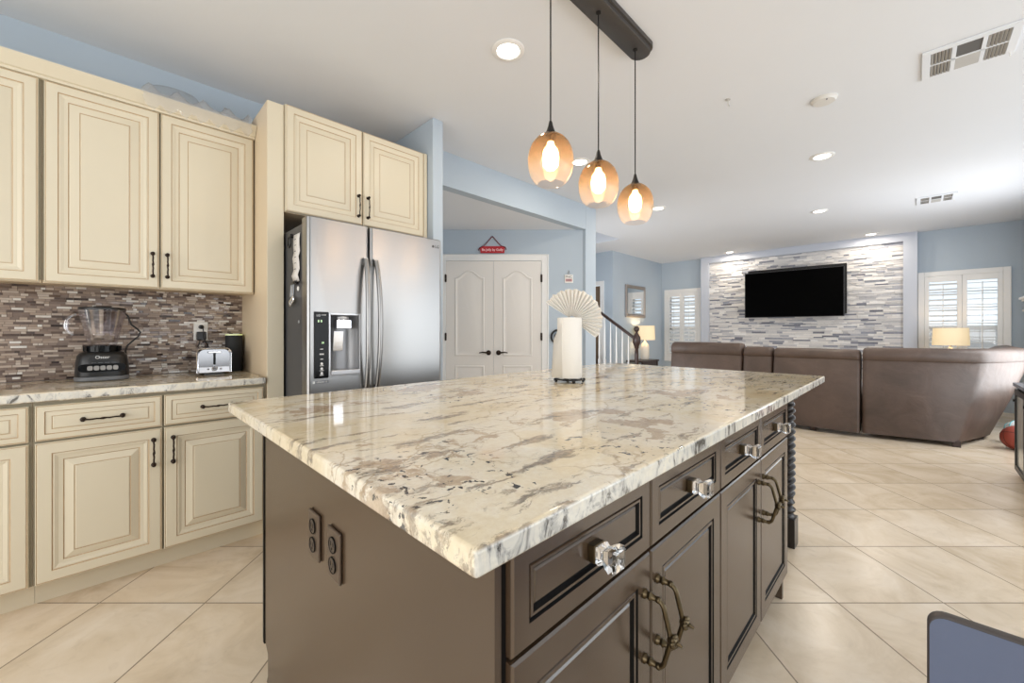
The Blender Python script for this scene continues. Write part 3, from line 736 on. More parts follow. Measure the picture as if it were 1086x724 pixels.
m = MB().lathe([(.082, .366), (.090, .368), (.090, .376), (.084, .380), (.036, .380), (.034, .386), (.0, .386)], seg=32); m.build('lid', blackp_m, bl, world=False)
m = MB(); m.prism([(-.066 + .02 * math.cos(a), .069 + .02 * math.sin(a)) for a in [PI / 2 + PI * k / 8 for k in range(9)]] + [(.066 + .02 * math.cos(a), .069 + .02 * math.sin(a)) for a in [-PI / 2 + PI * k / 8 for k in range(9)]], -.0995, -.088, 'y')
pn = m.build('control_strip', blackg_m, body, world=False)
for k in range(5): MB().prism([(-.044 + k * .023 + .0100 * math.copysign(abs(math.cos(a)) ** .6, math.cos(a)), .069 + .0115 * math.copysign(abs(math.sin(a)) ** .6, math.sin(a))) for a in [2 * PI * j / 16 for j in range(16)]], -.103, -.099, 'y').build('button', M('button_grey', (150, 148, 146), .4), body, world=False)
text('lettering', 'Oster', .022, wl, body, (.0, -.0895, .122), (PI / 2 - .12, 0, 0)); 
for k in range(4): MB().box(-.04 + k * .024, -.022 + k * .024, -.0945, -.090, .094, .0955).build('marking', grey_m, body, world=False)
m = MB(); m.tube([(.086, .03, .352), (.097, .03, .338), (.103, .03, .315), (.112, .03, .290), (.135, .04, .268), (.148, .045, .25), (.140, .045, .226), (.115, .04, .200), (.095, .03, .176), (.088, .03, .15), (.09, .05, .10)], .0042, 8)
m.build('power_cord', blackp_m, bl, world=False, angle=180)

to = thing('toaster', 'brushed metal toaster standing end-on before the wall outlet', 'toaster', (.4365, 3.0, .914))
def tl(y, ins): 
    w, h, R = .0835 - ins, .158 - ins, .03; z0 = .012 + ins
    pts = [(-w, y, z0), (w, y, z0)]
    for k in range(7): a = PI / 2 * k / 6; pts.append((w - R + R * math.cos(a), y, h - R + R * math.sin(a)))
    for k in range(7): a = PI / 2 + PI / 2 * k / 6; pts.append((-w + R + R * math.cos(a), y, h - R + R * math.sin(a)))
    return pts
MB().loft([tl(-.088, .004), tl(-.09, 0), tl(.13, 0), tl(.132, .004)]).build('shell', chrome_m, to, world=False)
MB().loft([tl(-.0885, .008), tl(-.0925, .010), tl(-.0925, .014)]).build('end_plate', M('toaster_plate', (150, 150, 152), .18, metal=1., var=.02), to, world=False)
MB().box(-.006, .006, -.0935, -.0925, .060, .132).build('lever_slot', blackg_m, to, world=False)
MB().box(-.03, .03, -.115, -.0925, .128, .138).build('lever', chrome_m, to, world=False, bevel=.003)
MB().lathe([(.014, -.0925), (.014, -.106), (.011, -.110)], (0, 0, .038), 18, 'y').build('browning_knob', chrome_m, to, world=False)
for s in (-1, 1): MB().lathe([(.006, -.0925), (.006, -.097)], (s * .03, 0, .034), 12, 'y').build('button', chrome_m, to, world=False)
MB().loft([[(-.072, -.093, .02), (.072, -.093, .02), (.072, -.1, .016), (-.072, -.1, .016)], [(-.072, -.0925, .044), (.072, -.0925, .044), (.072, -.0935, .046), (-.072, -.0935, .046)]]).build('crumb_lip', chrome_m, to, world=False)
MB().box(-.045, .045, -.085, .12, 0, .013).build('foot', blackp_m, to, world=False)
for s in (-1, 1): MB().box(s * .025 - .012, s * .025 + .012, -.06, .11, .1575, .1590).build('slot', blackg_m, to, world=False)

ct = thing('speaker_cylinder', 'tall black cylinder speaker in the counter corner', 'speaker', (.572, 3.125, .914))
MB().lathe([(.044, 0), (.046, .004), (.047, .225), (.045, .229)], seg=28).build('body', M('charcoal_fabric', (36, 38, 40), .7, var=.15, bump=.2, bscale=400), ct, world=False)
MB().lathe([(.046, .229), (.047, .232), (.046, .236), (.04, .237)], seg=28).build('light_ring', ring_m, ct, world=False)
MB().lathe([(.0395, .237), (.0, .2375)], seg=28).build('top_cap', blackp_m, ct, world=False)

ou = thing('wall_outlet', 'white wall outlet with black plugs above the toaster', 'outlet', (.408, 3.19, 1.17))
MB().box(-.036, .036, -.007, -.0005, -.058, .058).build('cover_plate', whiteplas_m, ou, world=False, bevel=.003)
MB().box(-.024, .024, -.042, -.0075, -.056, -.004).build('charger', blackp_m, ou, world=False, bevel=.005)
MB().lathe([(.013, -.0075), (.013, -.03), (.007, -.034)], (0, 0, .026), 14, 'y').build('plug', blackp_m, ou, world=False)
MB().tube([(0, -.034, .026), (.006, -.046, .018), (.010, -.048, -.03), (.016, -.046, -.06), (.034, -.03, -.09), (.04, -.02, -.13)], .003, 8).build('plug_cord', blackp_m, ou, world=False, angle=180)
MB().tube([(-.008, -.04, -.056), (-.012, -.038, -.075), (-.02, -.03, -.10), (-.022, -.022, -.13)], .003, 8).build('charger_cord', blackp_m, ou, world=False, angle=180)

# clear ware on top of the wall cabinets
ZT = 2.372
d1 = thing('glass_dish', 'clear oval dish upside down on top of the cabinets', 'dish', (.27, 3.03, ZT))
MB().loft([[(.14 * k_ * math.cos(2 * PI * j / 32), .085 * k_ * math.sin(2 * PI * j / 32), z_) for j in range(32)] for k_, z_ in ((1.05, .0), (1.02, .012), (.97, .08), (.90, .14), (.72, .175), (.3, .182))]).build('bowl', dish_m, d1, world=False, angle=80)
MB().tube([(.148 * math.cos(2 * PI * j / 32), .09 * math.sin(2 * PI * j / 32), .007) for j in range(32)], .006, 8, closed=True).build('rim', dish_m, d1, world=False)
d2 = thing('glass_jug', 'clear jug lying beside the tall end panel', 'jug', (.53, 3.05, ZT))
MB().lathe([(.05, -.10), (.058, -.095), (.062, -.02), (.06, .05), (.05, .075), (.055, .09)], (0, 0, .062), 28, 'x').build('body', dish_m, d2, world=False, angle=80)
MB().tube([(-.06, 0, .122), (-.04, 0, .15), (.02, 0, .152), (.045, 0, .118)], .007, 8).build('jug_handle', dish_m, d2, world=False)
def wrap(x0, x1, nx, ny):
    m = MB(); rnd = random.Random(4); g = []
    for i in range(nx + 1):
        col = []
        for j in range(ny + 1):
            t = j / ny; x = x0 + (x1 - x0) * i / nx + rnd.uniform(-.006, .006)
            if t < .5: y = 2.915 - t / .5 * .115; z = 2.412 + .062 * math.sin(PI * t / .5) * (.55 + .45 * math.sin(i * 1.1)) + rnd.uniform(0, .012)
            else: u = (t - .5) / .5; y = 2.795 - .006 * u - rnd.uniform(0, .006); z = 2.412 - .085 * u * (.65 + .5 * math.sin(i * .9) ** 2)
            col.append((x, y, z))
        g.append(col)
    m.loft(g, False, False)
    return m
o = wrap(.12, .60, 24, 12).build('plastic_wrap', wrap_m, angle=180, flip=False); tag(o, 'crumpled clear plastic wrap draped over the cabinet crown', 'plastic wrap')

# ================================================================== ISLAND
IX0, IX1, IY0, IY1 = .371, 2.092, .405, 1.60
isl = thing('kitchen_island', 'dark espresso kitchen island with drawers and doors under cream granite', 'island', (1.23, 1.0, 0))
MB().box(IX0 + .02, IX1 - .02, IY0 + .02, IY1 - .02, .11, .876).build('carcass', esp_m, isl, smooth=False)
MB().box(IX0 + .055, IX1 - .02, IY0 + .075, IY1 - .075, 0, .11).build('toe_kick', esp_m, isl, smooth=False)
ep = MB().prism([(IY0 + .003, .0), (IY1 - .07, .0), (IY1 - .085, .03), (IY1 - .085, .10), (IY1 - .055, .125), (IY1 - .055, .876), (IY0 + .003, .876)], IX0, IX0 + .02, 'x').build('end_panel', esp_m, isl, bevel=.0015)
MB().box(IX0 + .003, IX0 + .023, IY1 - .054, IY1 - .012, .115, .874).box(IX0 - .002, IX0 + .004, IY1 - .05, IY1 - .035, .116, .874).build('corner_strip', espline_m, isl, smooth=False)
MB().box(IX1 - .02, IX1, IY0 + .003, IY1, .0, .876).build('end_panel', esp_m, isl, bevel=.0015)
MB().box(IX0 + .0005, IX0 + .0215, IY0 - .0005, IY0 + .0195, .11, .8755).box(IX0 + .0215, IX1, IY0 + .008, IY0 + .0195, .111, .8755).build('face_frame', espline_m, isl, smooth=False)
MB().box(IX0 - .0005, IX0 + .012, IY0 - .001, IY0 + .03, .0, .8752).build('corner_stile', esp_m, isl, smooth=False)
ES = [(0, 0, 0), (0, .017, 0), (.0035, .0205, 0), (.052, .0205, 0), (.054, .0165, 1), (.0575, .0165, 1), (.059, .019, 0), (.0655, .019, 0), (.069, .0125, 1), (.073, .0125, 1), (.077, .0155, 0)]
ED = [(0, 0, 0), (0, .017, 0), (.0035, .0205, 0), (.034, .0205, 0), (.036, .0165, 1), (.0385, .0165, 1), (.040, .019, 0), (.0445, .019, 0), (.048, .0125, 1), (.051, .0125, 1), (.054, .0155, 0)]
def crystal_knob(par, x, z, y):
    k = MB()
    k.box(x - .0155, x + .0155, y - .013, y, z - .0155, z + .0155); k.mi = 0
    k.build('knob_base', antique_m, par, bevel=.002)
    def sqr(h, w): return [(x - w, y - h, z - w), (x + w, y - h, z - w), (x + w, y - h, z + w), (x - w, y - h, z + w)]
    kb = MB().loft([sqr(.0132, .0135), sqr(.019, .016), sqr(.0275, .012), sqr(.033, .0155), sqr(.041, .019), sqr(.049, .019), sqr(.0535, .0155)]).build('knob', crystal_m, par, angle=10, bevel=.0012)
def flower_pull(par, x, y, zc, L=.132):
    m = MB()
    for s in (-1, 1):
        zz = zc + s * L / 2
        m.lathe([(.010, y), (.0105, y - .003), (.007, y - .006), (.0075, y - .010), (.0095, y - .014), (.006, y - .018), (.0055, y - .026)], (x, 0, zz), 14, 'y')
        m.sphere((x, y - .03, zz), .0068, 10, 8)
    pts = []
    for i in range(25):
        t = i / 24 * 2 - 1
        pts.append((x, y - .030 - (.008 * min(1, (1 - abs(t)) / .12)) - .018 * (1 - abs(t)), zc + t * (L / 2 + .001)))
    m.tube(pts, .0052, 10)
    m.sphere((x, y - .058, zc), .0105, 12, 8)
    for k in range(8):
        a = 2 * PI * k / 8; m.sphere((x + .0085 * math.cos(a), y - .061, zc + .0085 * math.sin(a)), .0055, 8, 6)
    m.sphere((x, y - .069, zc), .0045, 8, 6); m.tube([(x, y - .069, zc), (x, y - .078, zc - .002)], [.004, .0025], 8)
    return m.build('handle', antique_m, par, angle=60)
cols = [(.392, .800), (.806, 1.229), (1.235, 1.656), (1.662, 2.088)]
YF = IY0 + .0065
for i, (a, b) in enumerate(cols):
    d = MB().rings(a, b, .716, .870, YF, ED).build('drawer', [esp_m, espline_m], isl, angle=25)
    crystal_knob(d, (a + b) / 2 , .790, YF - .0155)
    d = MB().rings(a, b, .118, .708, YF, ES).build('door', [esp_m, espline_m], isl, angle=25)
    flower_pull(d, b - .026 if i % 2 == 0 else a + .026, YF - .0205, .568 + (.006 if i % 2 else 0))
# receptacles on the end
for yc in (1.072, .945):
    pl = MB().prism([(yc - .036, .598), (yc + .036, .598), (yc + .036, .714), (yc - .036, .714)], IX0 - .008, IX0 - .0004, 'x').build('outlet_plate', M('bronze_plate', (92, 78, 66), .38, metal=.3, var=.1), isl, bevel=.0035, seg=2)
    for zc in (.633, .679):
        m = MB().lathe([(.0175, IX0 - .0086), (.0175, IX0 - .0102), (.016, IX0 - .0106)], (0, yc, zc), 20, 'x'); m.build('receptacle', M('bronze_receptacle', (66, 56, 48), .4, var=.1), pl)
        MB().box(IX0 - .0112, IX0 - .0104, yc + .005, yc + .008, zc - .002, zc + .008).box(IX0 - .0112, IX0 - .0104, yc - .008, yc - .005, zc - .002, zc + .008).lathe([(.003, IX0 - .0112), (.003, IX0 - .0104)], (0, yc, zc - .008), 10, 'x').tube([(IX0 - .0104, yc + .0178 * math.cos(a), zc + .0178 * math.sin(a)) for a in [2 * PI * k / 20 for k in range(20)]], .0013, 6, closed=True).build('slot', espline_m, pl)
o = MB().box(.302, 2.886, .362, 1.75, .8765, .914).build('island_countertop', granite_m, bevel=.007, seg=3); tag(o, 'large cream granite slab on the dark kitchen island', 'countertop')
post_m = M('ebony_stained_wood', (36, 31, 30), .28, var=.15)
def twist(x, y, label):
    r = thing('twisted_post', label, 'post', (x, y, 0))
    MB().box(-.046, .046, -.046, .046, 0, .155).build('foot_block', post_m, r, world=False, bevel=.003)
    MB().box(-.046, .046, -.046, .046, .80, .8765).build('top_block', post_m, r, world=False, bevel=.003)
    loops = [[(.040 * math.cos(2 * PI * k / 28), .040 * math.sin(2 * PI * k / 28), z_) for k in range(28)] for z_ in (.155, .165)]
    loops += [[(r_ * math.cos(2 * PI * k / 28), r_ * math.sin(2 * PI * k / 28), z_) for k in range(28)] for r_, z_ in ((.030, .175), (.042, .19), (.042, .20), (.026, .215), (.040, .235), (.028, .255))]
    n = 96
    for i in range(n + 1):
        z_ = .26 + (.79 - .26) * i / n; ph = i / n * 2 * PI * 7; e = min(1, i / 5, (n - i) / 5)
        loops.append([((.034 + e * .009 * math.cos(2 * (2 * PI * k / 28) - ph * 2 / 1)) * math.cos(2 * PI * k / 28), (.034 + e * .009 * math.cos(2 * (2 * PI * k / 28) - ph * 2)) * math.sin(2 * PI * k / 28), z_) for k in range(28)])
    loops.append([(.036 * math.cos(2 * PI * k / 28), .036 * math.sin(2 * PI * k / 28), .80) for k in range(28)])
    MB().loft(loops).build('twisted_shaft', post_m, r, world=False, angle=60)
    return r
twist(2.64, .50, 'dark barley-twist post holding up the island overhang')

# paper towel holder with a pleated fan
ph = thing('paper_towel_holder', 'black wire paper towel stand on the granite island', 'paper towel holder', (1.640, 1.230, .914))
m = MB().tube([(.066 * math.cos(a), .066 * math.sin(a), .016) for a in [2 * PI * k / 32 for k in range(32)]], .004, 8, closed=True)
m.tube([(-.066, 0, .016), (.066, 0, .016)], .003, 6).tube([(0, -.066, .016), (0, .066, .016)], .003, 6); m.build('base_ring', black_m, ph, world=False)
MB().tube([(0, 0, .016), (0, 0, .255)], .006, 8).build('spindle', black_m, ph, world=False)
for a in (PI * .75, -PI * .25 - .0, -PI * .70, PI * .25):
    c_, s_ = math.cos(a), math.sin(a)
    MB().sphere((.068 * c_, .068 * s_, .0085), .0085, 12, 8).tube([(.064 * c_, .064 * s_, .016), (.072 * c_, .072 * s_, .018), (.077 * c_, .077 * s_, .014), (.075 * c_, .075 * s_, .008)], .0035, 8).build('scroll_foot', black_m, ph, world=False)
pr = thing('paper_towel_roll', 'white paper towel roll with a pleated paper fan on top', 'paper towel', (1.640, 1.230, .934), -PI / 4)
m = MB().lathe([(.022, .003), (.060, .003), (.0615, .006), (.0615, .300), (.060, .303), (.022, .303), (.022, .29), (.022, .003)], seg=48, cap=False); m.build('roll', paper_m, pr, world=False)
m = MB(); lo = []
for k in range(15):
    a = PI * 1.27 - k * .066; r_ = .0620 + .0008 * k; sw = .0 if k < 3 else .018 * ((k - 3) / 11) ** 1.5
    zt = .285 - .007 * k
    lo.append([((r_ + sw) * math.cos(a), (r_ + sw) * math.sin(a), .004), ((r_ + sw * .4) * math.cos(a), (r_ + sw * .4) * math.sin(a), zt)])
m.loft(lo, False, False); o = m.build('loose_sheet', paper_m, pr, world=False, angle=180, flip=False); s_ = o.modifiers.new('s', 'SOLIDIFY'); s_.thickness = .0015
m = MB(); lo = []; N = 44
for i in range(N + 1):
    t = i / N; a = math.radians(148 - t * 186); dep = .011 if i % 2 else -.011
    R0, R1 = .018, .150 + .006 * (i % 2) + .004 * math.sin(i * 1.7)
    c_ = Vector((.012, 0, .294)); d_ = Vector((math.cos(a), 0, math.sin(a)))
    lo.append([c_ + d_ * R0 + Vector((0, dep * .3, 0)), c_ + d_ * (R0 + R1) * .5 + Vector((0, dep * .8, 0)), c_ + d_ * R1 + Vector((0, dep * 1.15, 0))])
m.loft(lo, False, False); o = m.build('pleated_fan', paper_m, pr, world=False, smooth=False, flip=False); s_ = o.modifiers.new('s', 'SOLIDIFY'); s_.thickness = .001

# ================================================================== PENDANT FIXTURE
pf = thing('pendant_light', 'three amber glass globe pendants hanging from one long dark canopy', 'pendant light', (1.655, 1.07, ZC))
pts = []
for k in range(13): a = -PI / 2 + PI * k / 12; pts.append((.41 + .055 * math.cos(a), .055 * math.sin(a)))
for k in range(13): a = PI / 2 + PI * k / 12; pts.append((-.41 + .055 * math.cos(a), .055 * math.sin(a)))
def canl(z, k): return [(x * (1 - (1 - k) * .13), y * k, z) for x, y in pts]
MB().loft([canl(-.0, 1.18), canl(-.022, 1.18), canl(-.024, 1.0), canl(-.044, 1.0), canl(-.046, .96)]).build('canopy', canopy_m, pf, world=False, angle=40)
prof = [(.020, .104), (.036, .099), (.058, .084), (.078, .060), (.090, .030), (.095, -.002), (.093, -.035), (.084, -.068), (.070, -.092), (.056, -.105)]
for i, (dx, zc) in enumerate(((-.358, 1.885), (0, 1.878), (.358, 1.862))):
    zl = zc - ZC
    MB().tube([(dx, 0, -.046), (dx, 0, zl + .150)], .0032, 8).build('cord', black_m, pf, world=False)
    MB().lathe([(.012, -.046), (.012, -.052), (.006, -.056)], (dx, 0, 0), 12).build('cord_grip', black_m, pf, world=False)
    MB().lathe([(.0045, .158), (.008, .150), (.010, .138), (.017, .118), (.023, .103), (.022, .098)], (dx, 0, zl), 20).build('socket_cap', black_m, pf, world=False)
    g = MB().lathe(prof, seg=40, cap=False).build('globe', globe_m, pf, world=False, angle=180); g.location = (dx, 0, zl)
    bb = MB().lathe([(.013, .07), (.016, .055), (.030, .035), (.035, .005), (.031, -.028), (.016, -.045), (.002, -.05)], seg=20).build('bulb', bulb_m, g, world=False)
    MB().lathe([(.015, .098), (.015, .073), (.012, .070)], seg=16).build('socket', black_m, g, world=False)
    add_light(g, (0, 0, -.06), PEND_W, (1, .74, .46), 'POINT', .03)

# ================================================================== CEILING FITTINGS
def downlight(x, y, label, first=None, power=8):
    if first is not None:
        r = dup(first, (x, y, ZC), label)
        for o in C.objects:
            if o.parent == r and o.type == 'LIGHT': o.data = o.data.copy(); o.data.energy = power
        return r
    r = thing('recessed_light', label, 'recessed light', (x, y, ZC), 0, 'recessed ceiling downlights')
    MB().lathe([(.092, -.0005), (.092, -.004), (.086, -.008), (.066, -.010), (.062, -.006), (.062, -.001)], seg=32).build('trim_ring', white_m, r, world=False)
    MB().lathe([(.0615, -.002), (.0615, -.005)], seg=32).build('lens', led_m, r, world=False)
    add_light(r, (0, 0, -.016), power, (1, .89, .74), 'AREA', .11)
    return r
D0 = downlight(1.576, 1.606, 'round recessed ceiling light nearest the kitchen cabinets, left of the pendants', None, 6)
downlight(3.085, 2.195, 'recessed ceiling light seen just above the middle amber pendant', D0, 7)
downlight(4.954, 2.315, 'recessed ceiling light seen just beside the smallest amber pendant', D0)
downlight(4.522, .586, 'recessed ceiling light beyond the round smoke detector', D0, 12)
downlight(6.561, .88, 'recessed ceiling light over the middle of the sofa', D0, 14)
downlight(8.72, 2.60, 'recessed ceiling light washing the left end of the stone wall', D0, 8)
downlight(8.72, .50, 'recessed ceiling light washing the right end of the stone wall', D0, 8)
sd = thing('smoke_detector', 'round white smoke detector on the ceiling near the large vent', 'smoke detector', (3.424, .434, ZC))
MB().lathe([(.075, -.0005), (.075, -.007), (.068, -.010), (.060, -.020), (.03, -.022)], seg=36).build('housing', M('detector_white', (222, 220, 216), .5), sd, world=False)
MB().sphere((-.04, -.02, -.0215), .005, 8, 6).build('indicator', ink_m, sd, world=False)
hk = thing('ceiling_hook', 'small grey hook screwed in the bare ceiling', 'hook', (2.963, .894, ZC))
MB().lathe([(.016, -.0005), (.014, -.006)], seg=14).build('plate', ventgrey_m, hk, world=False)
MB().tube([(0, 0, -.006), (0, 0, -.03), (.008, 0, -.042), (.018, 0, -.04), (.02, 0, -.03)], .0035, 8).build('hook', ventgrey_m, hk, world=False)
def vent(x0, x1, y0, y1, label, margin=.0):
    """ceiling register, long side along y"""
    cx, cy = (x0 + x1) / 2, (y0 + y1) / 2; r = thing('ceiling_vent', label, 'vent', (cx, cy, ZC), 0, 'white ceiling registers')
    X0, X1, Y0, Y1 = x0 - cx, x1 - cx, y0 - cy, y1 - cy; mx = .035; my = .035
    Lx, Ly = X1 - X0, Y1 - Y0
    MB().box(X0 + .02, X1 - .02, Y0 + .02, Y1 - .02, -.003, -.0008).build('backing', ventgap_m, r, world=False, smooth=False)
    f = MB(); z0, z1 = -.011, -.003
    f.box(X0, X0 + mx, Y0, Y1, z0, z1 + .002).box(X1 - mx, X1, Y0, Y1, z0, z1 + .002).box(X0 + mx, X1 - mx, Y0, Y0 + my, z0, z1 + .002).box(X0 + mx, X1 - mx, Y1 - my, Y1, z0, z1 + .002)
    f.box(-.006, .006, Y0 + my, Y1 - my, z0, z1)
    bw = (Ly - 2 * my); b1 = Y0 + my + bw * .31; b2 = Y0 + my + bw * .69
    f.box(X0 + mx, X1 - mx, b1 - .009, b1 + .009, z0, z1).box(X0 + mx, X1 - mx, b2 - .009, b2 + .009, z0, z1)
    f.build('frame', ceil_m, r, world=False, bevel=.0015)
    for xa, xb in ((X0 + mx, -.006), (.006, X1 - mx)):
        for ya, yb in ((Y0 + my, b1 - .009), (b2 + .009, Y1 - my)):
            n = 6; mm = MB()
            for k in range(n):
                yc = ya + (yb - ya) * (k + .5) / n; s0 = len(mm.v); mm.box(xa, xb, -.006, .006, -.0008, .0008); mm.move(s0, Matrix.Translation((0, yc, -.008)) @ Matrix.Rotation(.7, 4, 'X'))
            mm.build('louver', ventgrey_m, r, world=False, smooth=False)
    MB().box(.006, X1 - mx, b1 + .009, b2 - .009, -.0105, -.0095).build('blank_panel', ventgrey_m, r, world=False, smooth=False)
    MB().box(X0 + mx, -.006, b1 + .009, b2 - .009, -.0065, -.0055).build('damper', ventgap_m, r, world=False, smooth=False)
    MB().tube([(X1 - mx, Y0 + my * .5, -.011), (X1 - mx, Y0 + my * .5, -.03)], .003, 6).build('lever', white_m, r, world=False)
    return r
vent(3.245, 3.60, -.395, -.030, 'large white ceiling vent near the upper right corner')
vent(6.74, 7.10, -.345, -.015, 'small distant white ceiling vent above the sofa corner')

# ================================================================== PANTRY WALL DECOR
PW = Matrix.Translation((5.05 / S2, 5.05 / S2, 0)) @ Matrix.Rotation(-PI / 4, 4, 'Z')
def on_pantry(x, z): return tuple(PW @ Vector((x, 0, z)))
sg = thing('hanging_sign', 'small red hanging sign above the white pantry doors', 'sign', on_pantry(-.245, 2.19), -PI / 4)
m = MB().loft([[(x, y, z_) for x, z_ in ((-.150, -.045), (.150, -.045), (.155, .03), (.12, .042), (-.12, .042), (-.155, .03))] for y in (-.016, -.004)])
bd = m.build('board', red_m, sg, world=False, bevel=.004)
MB().tube([(-.115, -.01, .04), (-.07, -.01, .085), (-.005, -.008, .163), (.005, -.008, .163), (.07, -.01, .085), (.115, -.01, .04)], .006, 6).tube([(-.115, -.011, .042), (-.16, -.011, .02), (-.175, -.011, -.01)], .007, 6).tube([(.115, -.011, .042), (.16, -.011, .03), (.172, -.011, .0)], .007, 6).build('ribbon', ribbon_m, sg, world=False)
text('lettering', 'Be Jolly by Golly', .040, M('pink_lettering', (250, 205, 208), .6), sg, (0, -.0168, -.004), extr=.0004, bold=.0012)
MB().sphere((0, -.006, .164), .006, 8, 6).build('nail', black_m, sg, world=False)
pq = thing('wall_plaque', 'tiny square print hanging right of the pantry doors', 'plaque', on_pantry(.712, 1.825), -PI / 4)
MB().box(-.052, .052, -.014, -.002, -.052, .052).build('board', whiteplas_m, pq, world=False, bevel=.003)
MB().box(-.042, .04, -.0146, -.0139, -.036, .0).build('print', pinkink_m, pq, world=False, smooth=False)
text('lettering', 'PNC', .042, ink_m, pq, (-.002, -.0146, .022), extr=.0003)
for k in range(3): MB().box(-.036, .03, -.0150, -.0145, -.012 - k * .009, -.009 - k * .009).build('printed_line', ink_m, pq, world=False, smooth=False)
MB().tube([(-.012, -.008, .052), (0, -.006, .108), (.012, -.008, .052)], .003, 6).build('hanging_wire', frame_m, pq, world=False)
ir = thing('iron_scroll', 'black iron scroll half hidden behind the paper towel roll', 'wall ornament', on_pantry(.575, 1.10), -PI / 4)
m = MB().tube([((.082 - .0) * math.cos(a), -.014, .082 * math.sin(a)) for a in [2 * PI * k / 28 for k in range(28)]], .012, 8, closed=True)
m.tube([((.045 - .022 * k / 20) * math.cos(.3 + k * .42), -.014, (.045 - .022 * k / 20) * math.sin(.3 + k * .42)) for k in range(21)], .009, 8); m.tube([(.04, -.014, .02), (.08, -.014, .03)], .008, 6).tube([(0, -.014, .0), (0, -.001, 0)], .008, 6)
m.tube([(0, -.014, .0), (.022, -.014, .0)], .008, 6); m.build('scroll', black_m, ir, world=False)

# ================================================================== LIVING ROOM
# television on a swivel mount
tv = thing('television', 'large black flat-screen television mounted on the stone wall', 'television', (8.80, 1.585, 1.85), -PI / 2 + .045)
MB().box(-.745, .745, -.07, -.03, -.425, .425).build('bezel', M('tv_bezel', (60, 60, 62), .35, metal=.6), tv, world=False, bevel=.004)
MB().box(-.735, .735, -.0725, -.0695, -.415, .415).build('screen', tv_m, tv, world=False, smooth=False)
MB().box(-.70, .775, -.029, .04, -.38, .475).build('back_housing', M('tv_back', (10, 10, 10), .6), tv, world=False, bevel=.01)
MB().box(-.25, .25, .04, .07, -.2, .2).box(-.05, .05, .07, .20, -.05, .05).build('mount', black_m, tv, world=False)

# sofa
so = thing('sectional_sofa', 'long brown leather sectional sofa seen from behind', 'sofa', (6.3, 1.2, 0))
LOW = [(0, 0, .05), (.5, -.004, .42), (1, 0, .835), (1, .010, .848), (1, .20, .848), (.5, .27, .45), (0, .28, .05)]
PAD = [(1, .004, .846), (1, -.012, .866), (1, -.012, .905), (1, .02, .940), (1, .08, .955), (1, .17, .945), (1, .24, .90), (1, .27, .80), (1, .25, .62), (1, .20, .62), (1, .19, .846)]
def sofa_run(name, path, prof, zscale=1., puff=0.):
    """path rows: (bx,by, tx,ty, nx,ny, inset)"""
    m = MB(); lo = []
    for bx, by, tx, ty, nx_, ny_, ins in path:
        row = []
        for s_, off, z_ in prof:
            o2 = off + ins if off < .12 else off - ins
            zz = z_ * zscale; 
            if z_ > .88: zz -= ins * .9 - puff
            row.append((bx + (tx - bx) * s_ + nx_ * o2, by + (ty - by) * s_ + ny_ * o2, zz))
        lo.append(row)
    m.loft(lo)
    return m.build(name, leather_m, so, angle=50)
def straight(y0, y1, bx, tx):
    e = .006; rows = []
    for y, i in ((y0 + e, .030), (y0 + e + .008, .012), (y0 + .035, .0), ((y0 * 3 + y1) / 4, 0), ((y0 + y1) / 2, -.004), ((y0 + 3 * y1) / 4, 0), (y1 - .035, .0), (y1 - e - .008, .012), (y1 - e, .030)):
        rows.append((bx, y, tx, y, 1, 0, i))
    return rows
for y0, y1, bx, tx, zs, pf_ in ((1.625, 2.60, 5.88, 5.97, 1.0, .055), (1.275, 1.62, 5.87, 5.96, 1.0, .012), (.425, 1.27, 5.82, 5.94, 1.0, .006)):
    b = sofa_run('backrest', straight(y0, y1, bx, tx), LOW); 
    sofa_run('headrest', straight(y0, y1, bx, tx), PAD, 1., pf_)
wedge = [(5.86, .412, 5.93, .412, 1, 0, .03), (5.865, .40, 5.935, .40, 1, 0, .01), (5.87, .37, 5.94, .37, 1, .02, 0), (5.95, .03, 6.05, .0, .97, .2, 0), (6.03, -.29, 6.20, -.46, .82, .5, 0), (6.09, -.335, 6.30, -.53, .6, .75, 0), (6.40, -.46, 6.62, -.70, .42, .9, 0), (6.73, -.575, 6.95, -.84, .38, .92, 0), (7.05, -.62, 7.2, -.90, .1, 1, 0), (8.2, -.65, 8.2, -.92, 0, 1, 0), (8.23, -.65, 8.23, -.92, 0, 1, .03)]
sofa_run('corner_backrest', wedge, LOW); sofa_run('corner_headrest', wedge, [(a, o_ * 1.0, z_ * 1.0 if z_ < .88 else .05 + z_ * .97) for a, o_, z_ in PAD], 1., .012)
MB().box(6.18, 6.85, .43, 2.35, .12, .46).box(6.4, 8.2, -.45, .42, .12, .46).build('seat', leather_m, so, bevel=.05, seg=4)
MB().box(5.95, 6.85, 2.36, 2.60, .06, .64).build('armrest', leather_m, so, bevel=.06, seg=4)
for x, y in ((5.9, 2.5), (5.9, 1.45), (5.9, .85), (6.06, -.30), (6.7, -.50), (6.78, 2.5), (6.78, .5), (8.1, -.56)):
    MB().box(x - .03, x + .03, y - .03, y + .03, 0, .06).build('leg', table_m, so, bevel=.004)

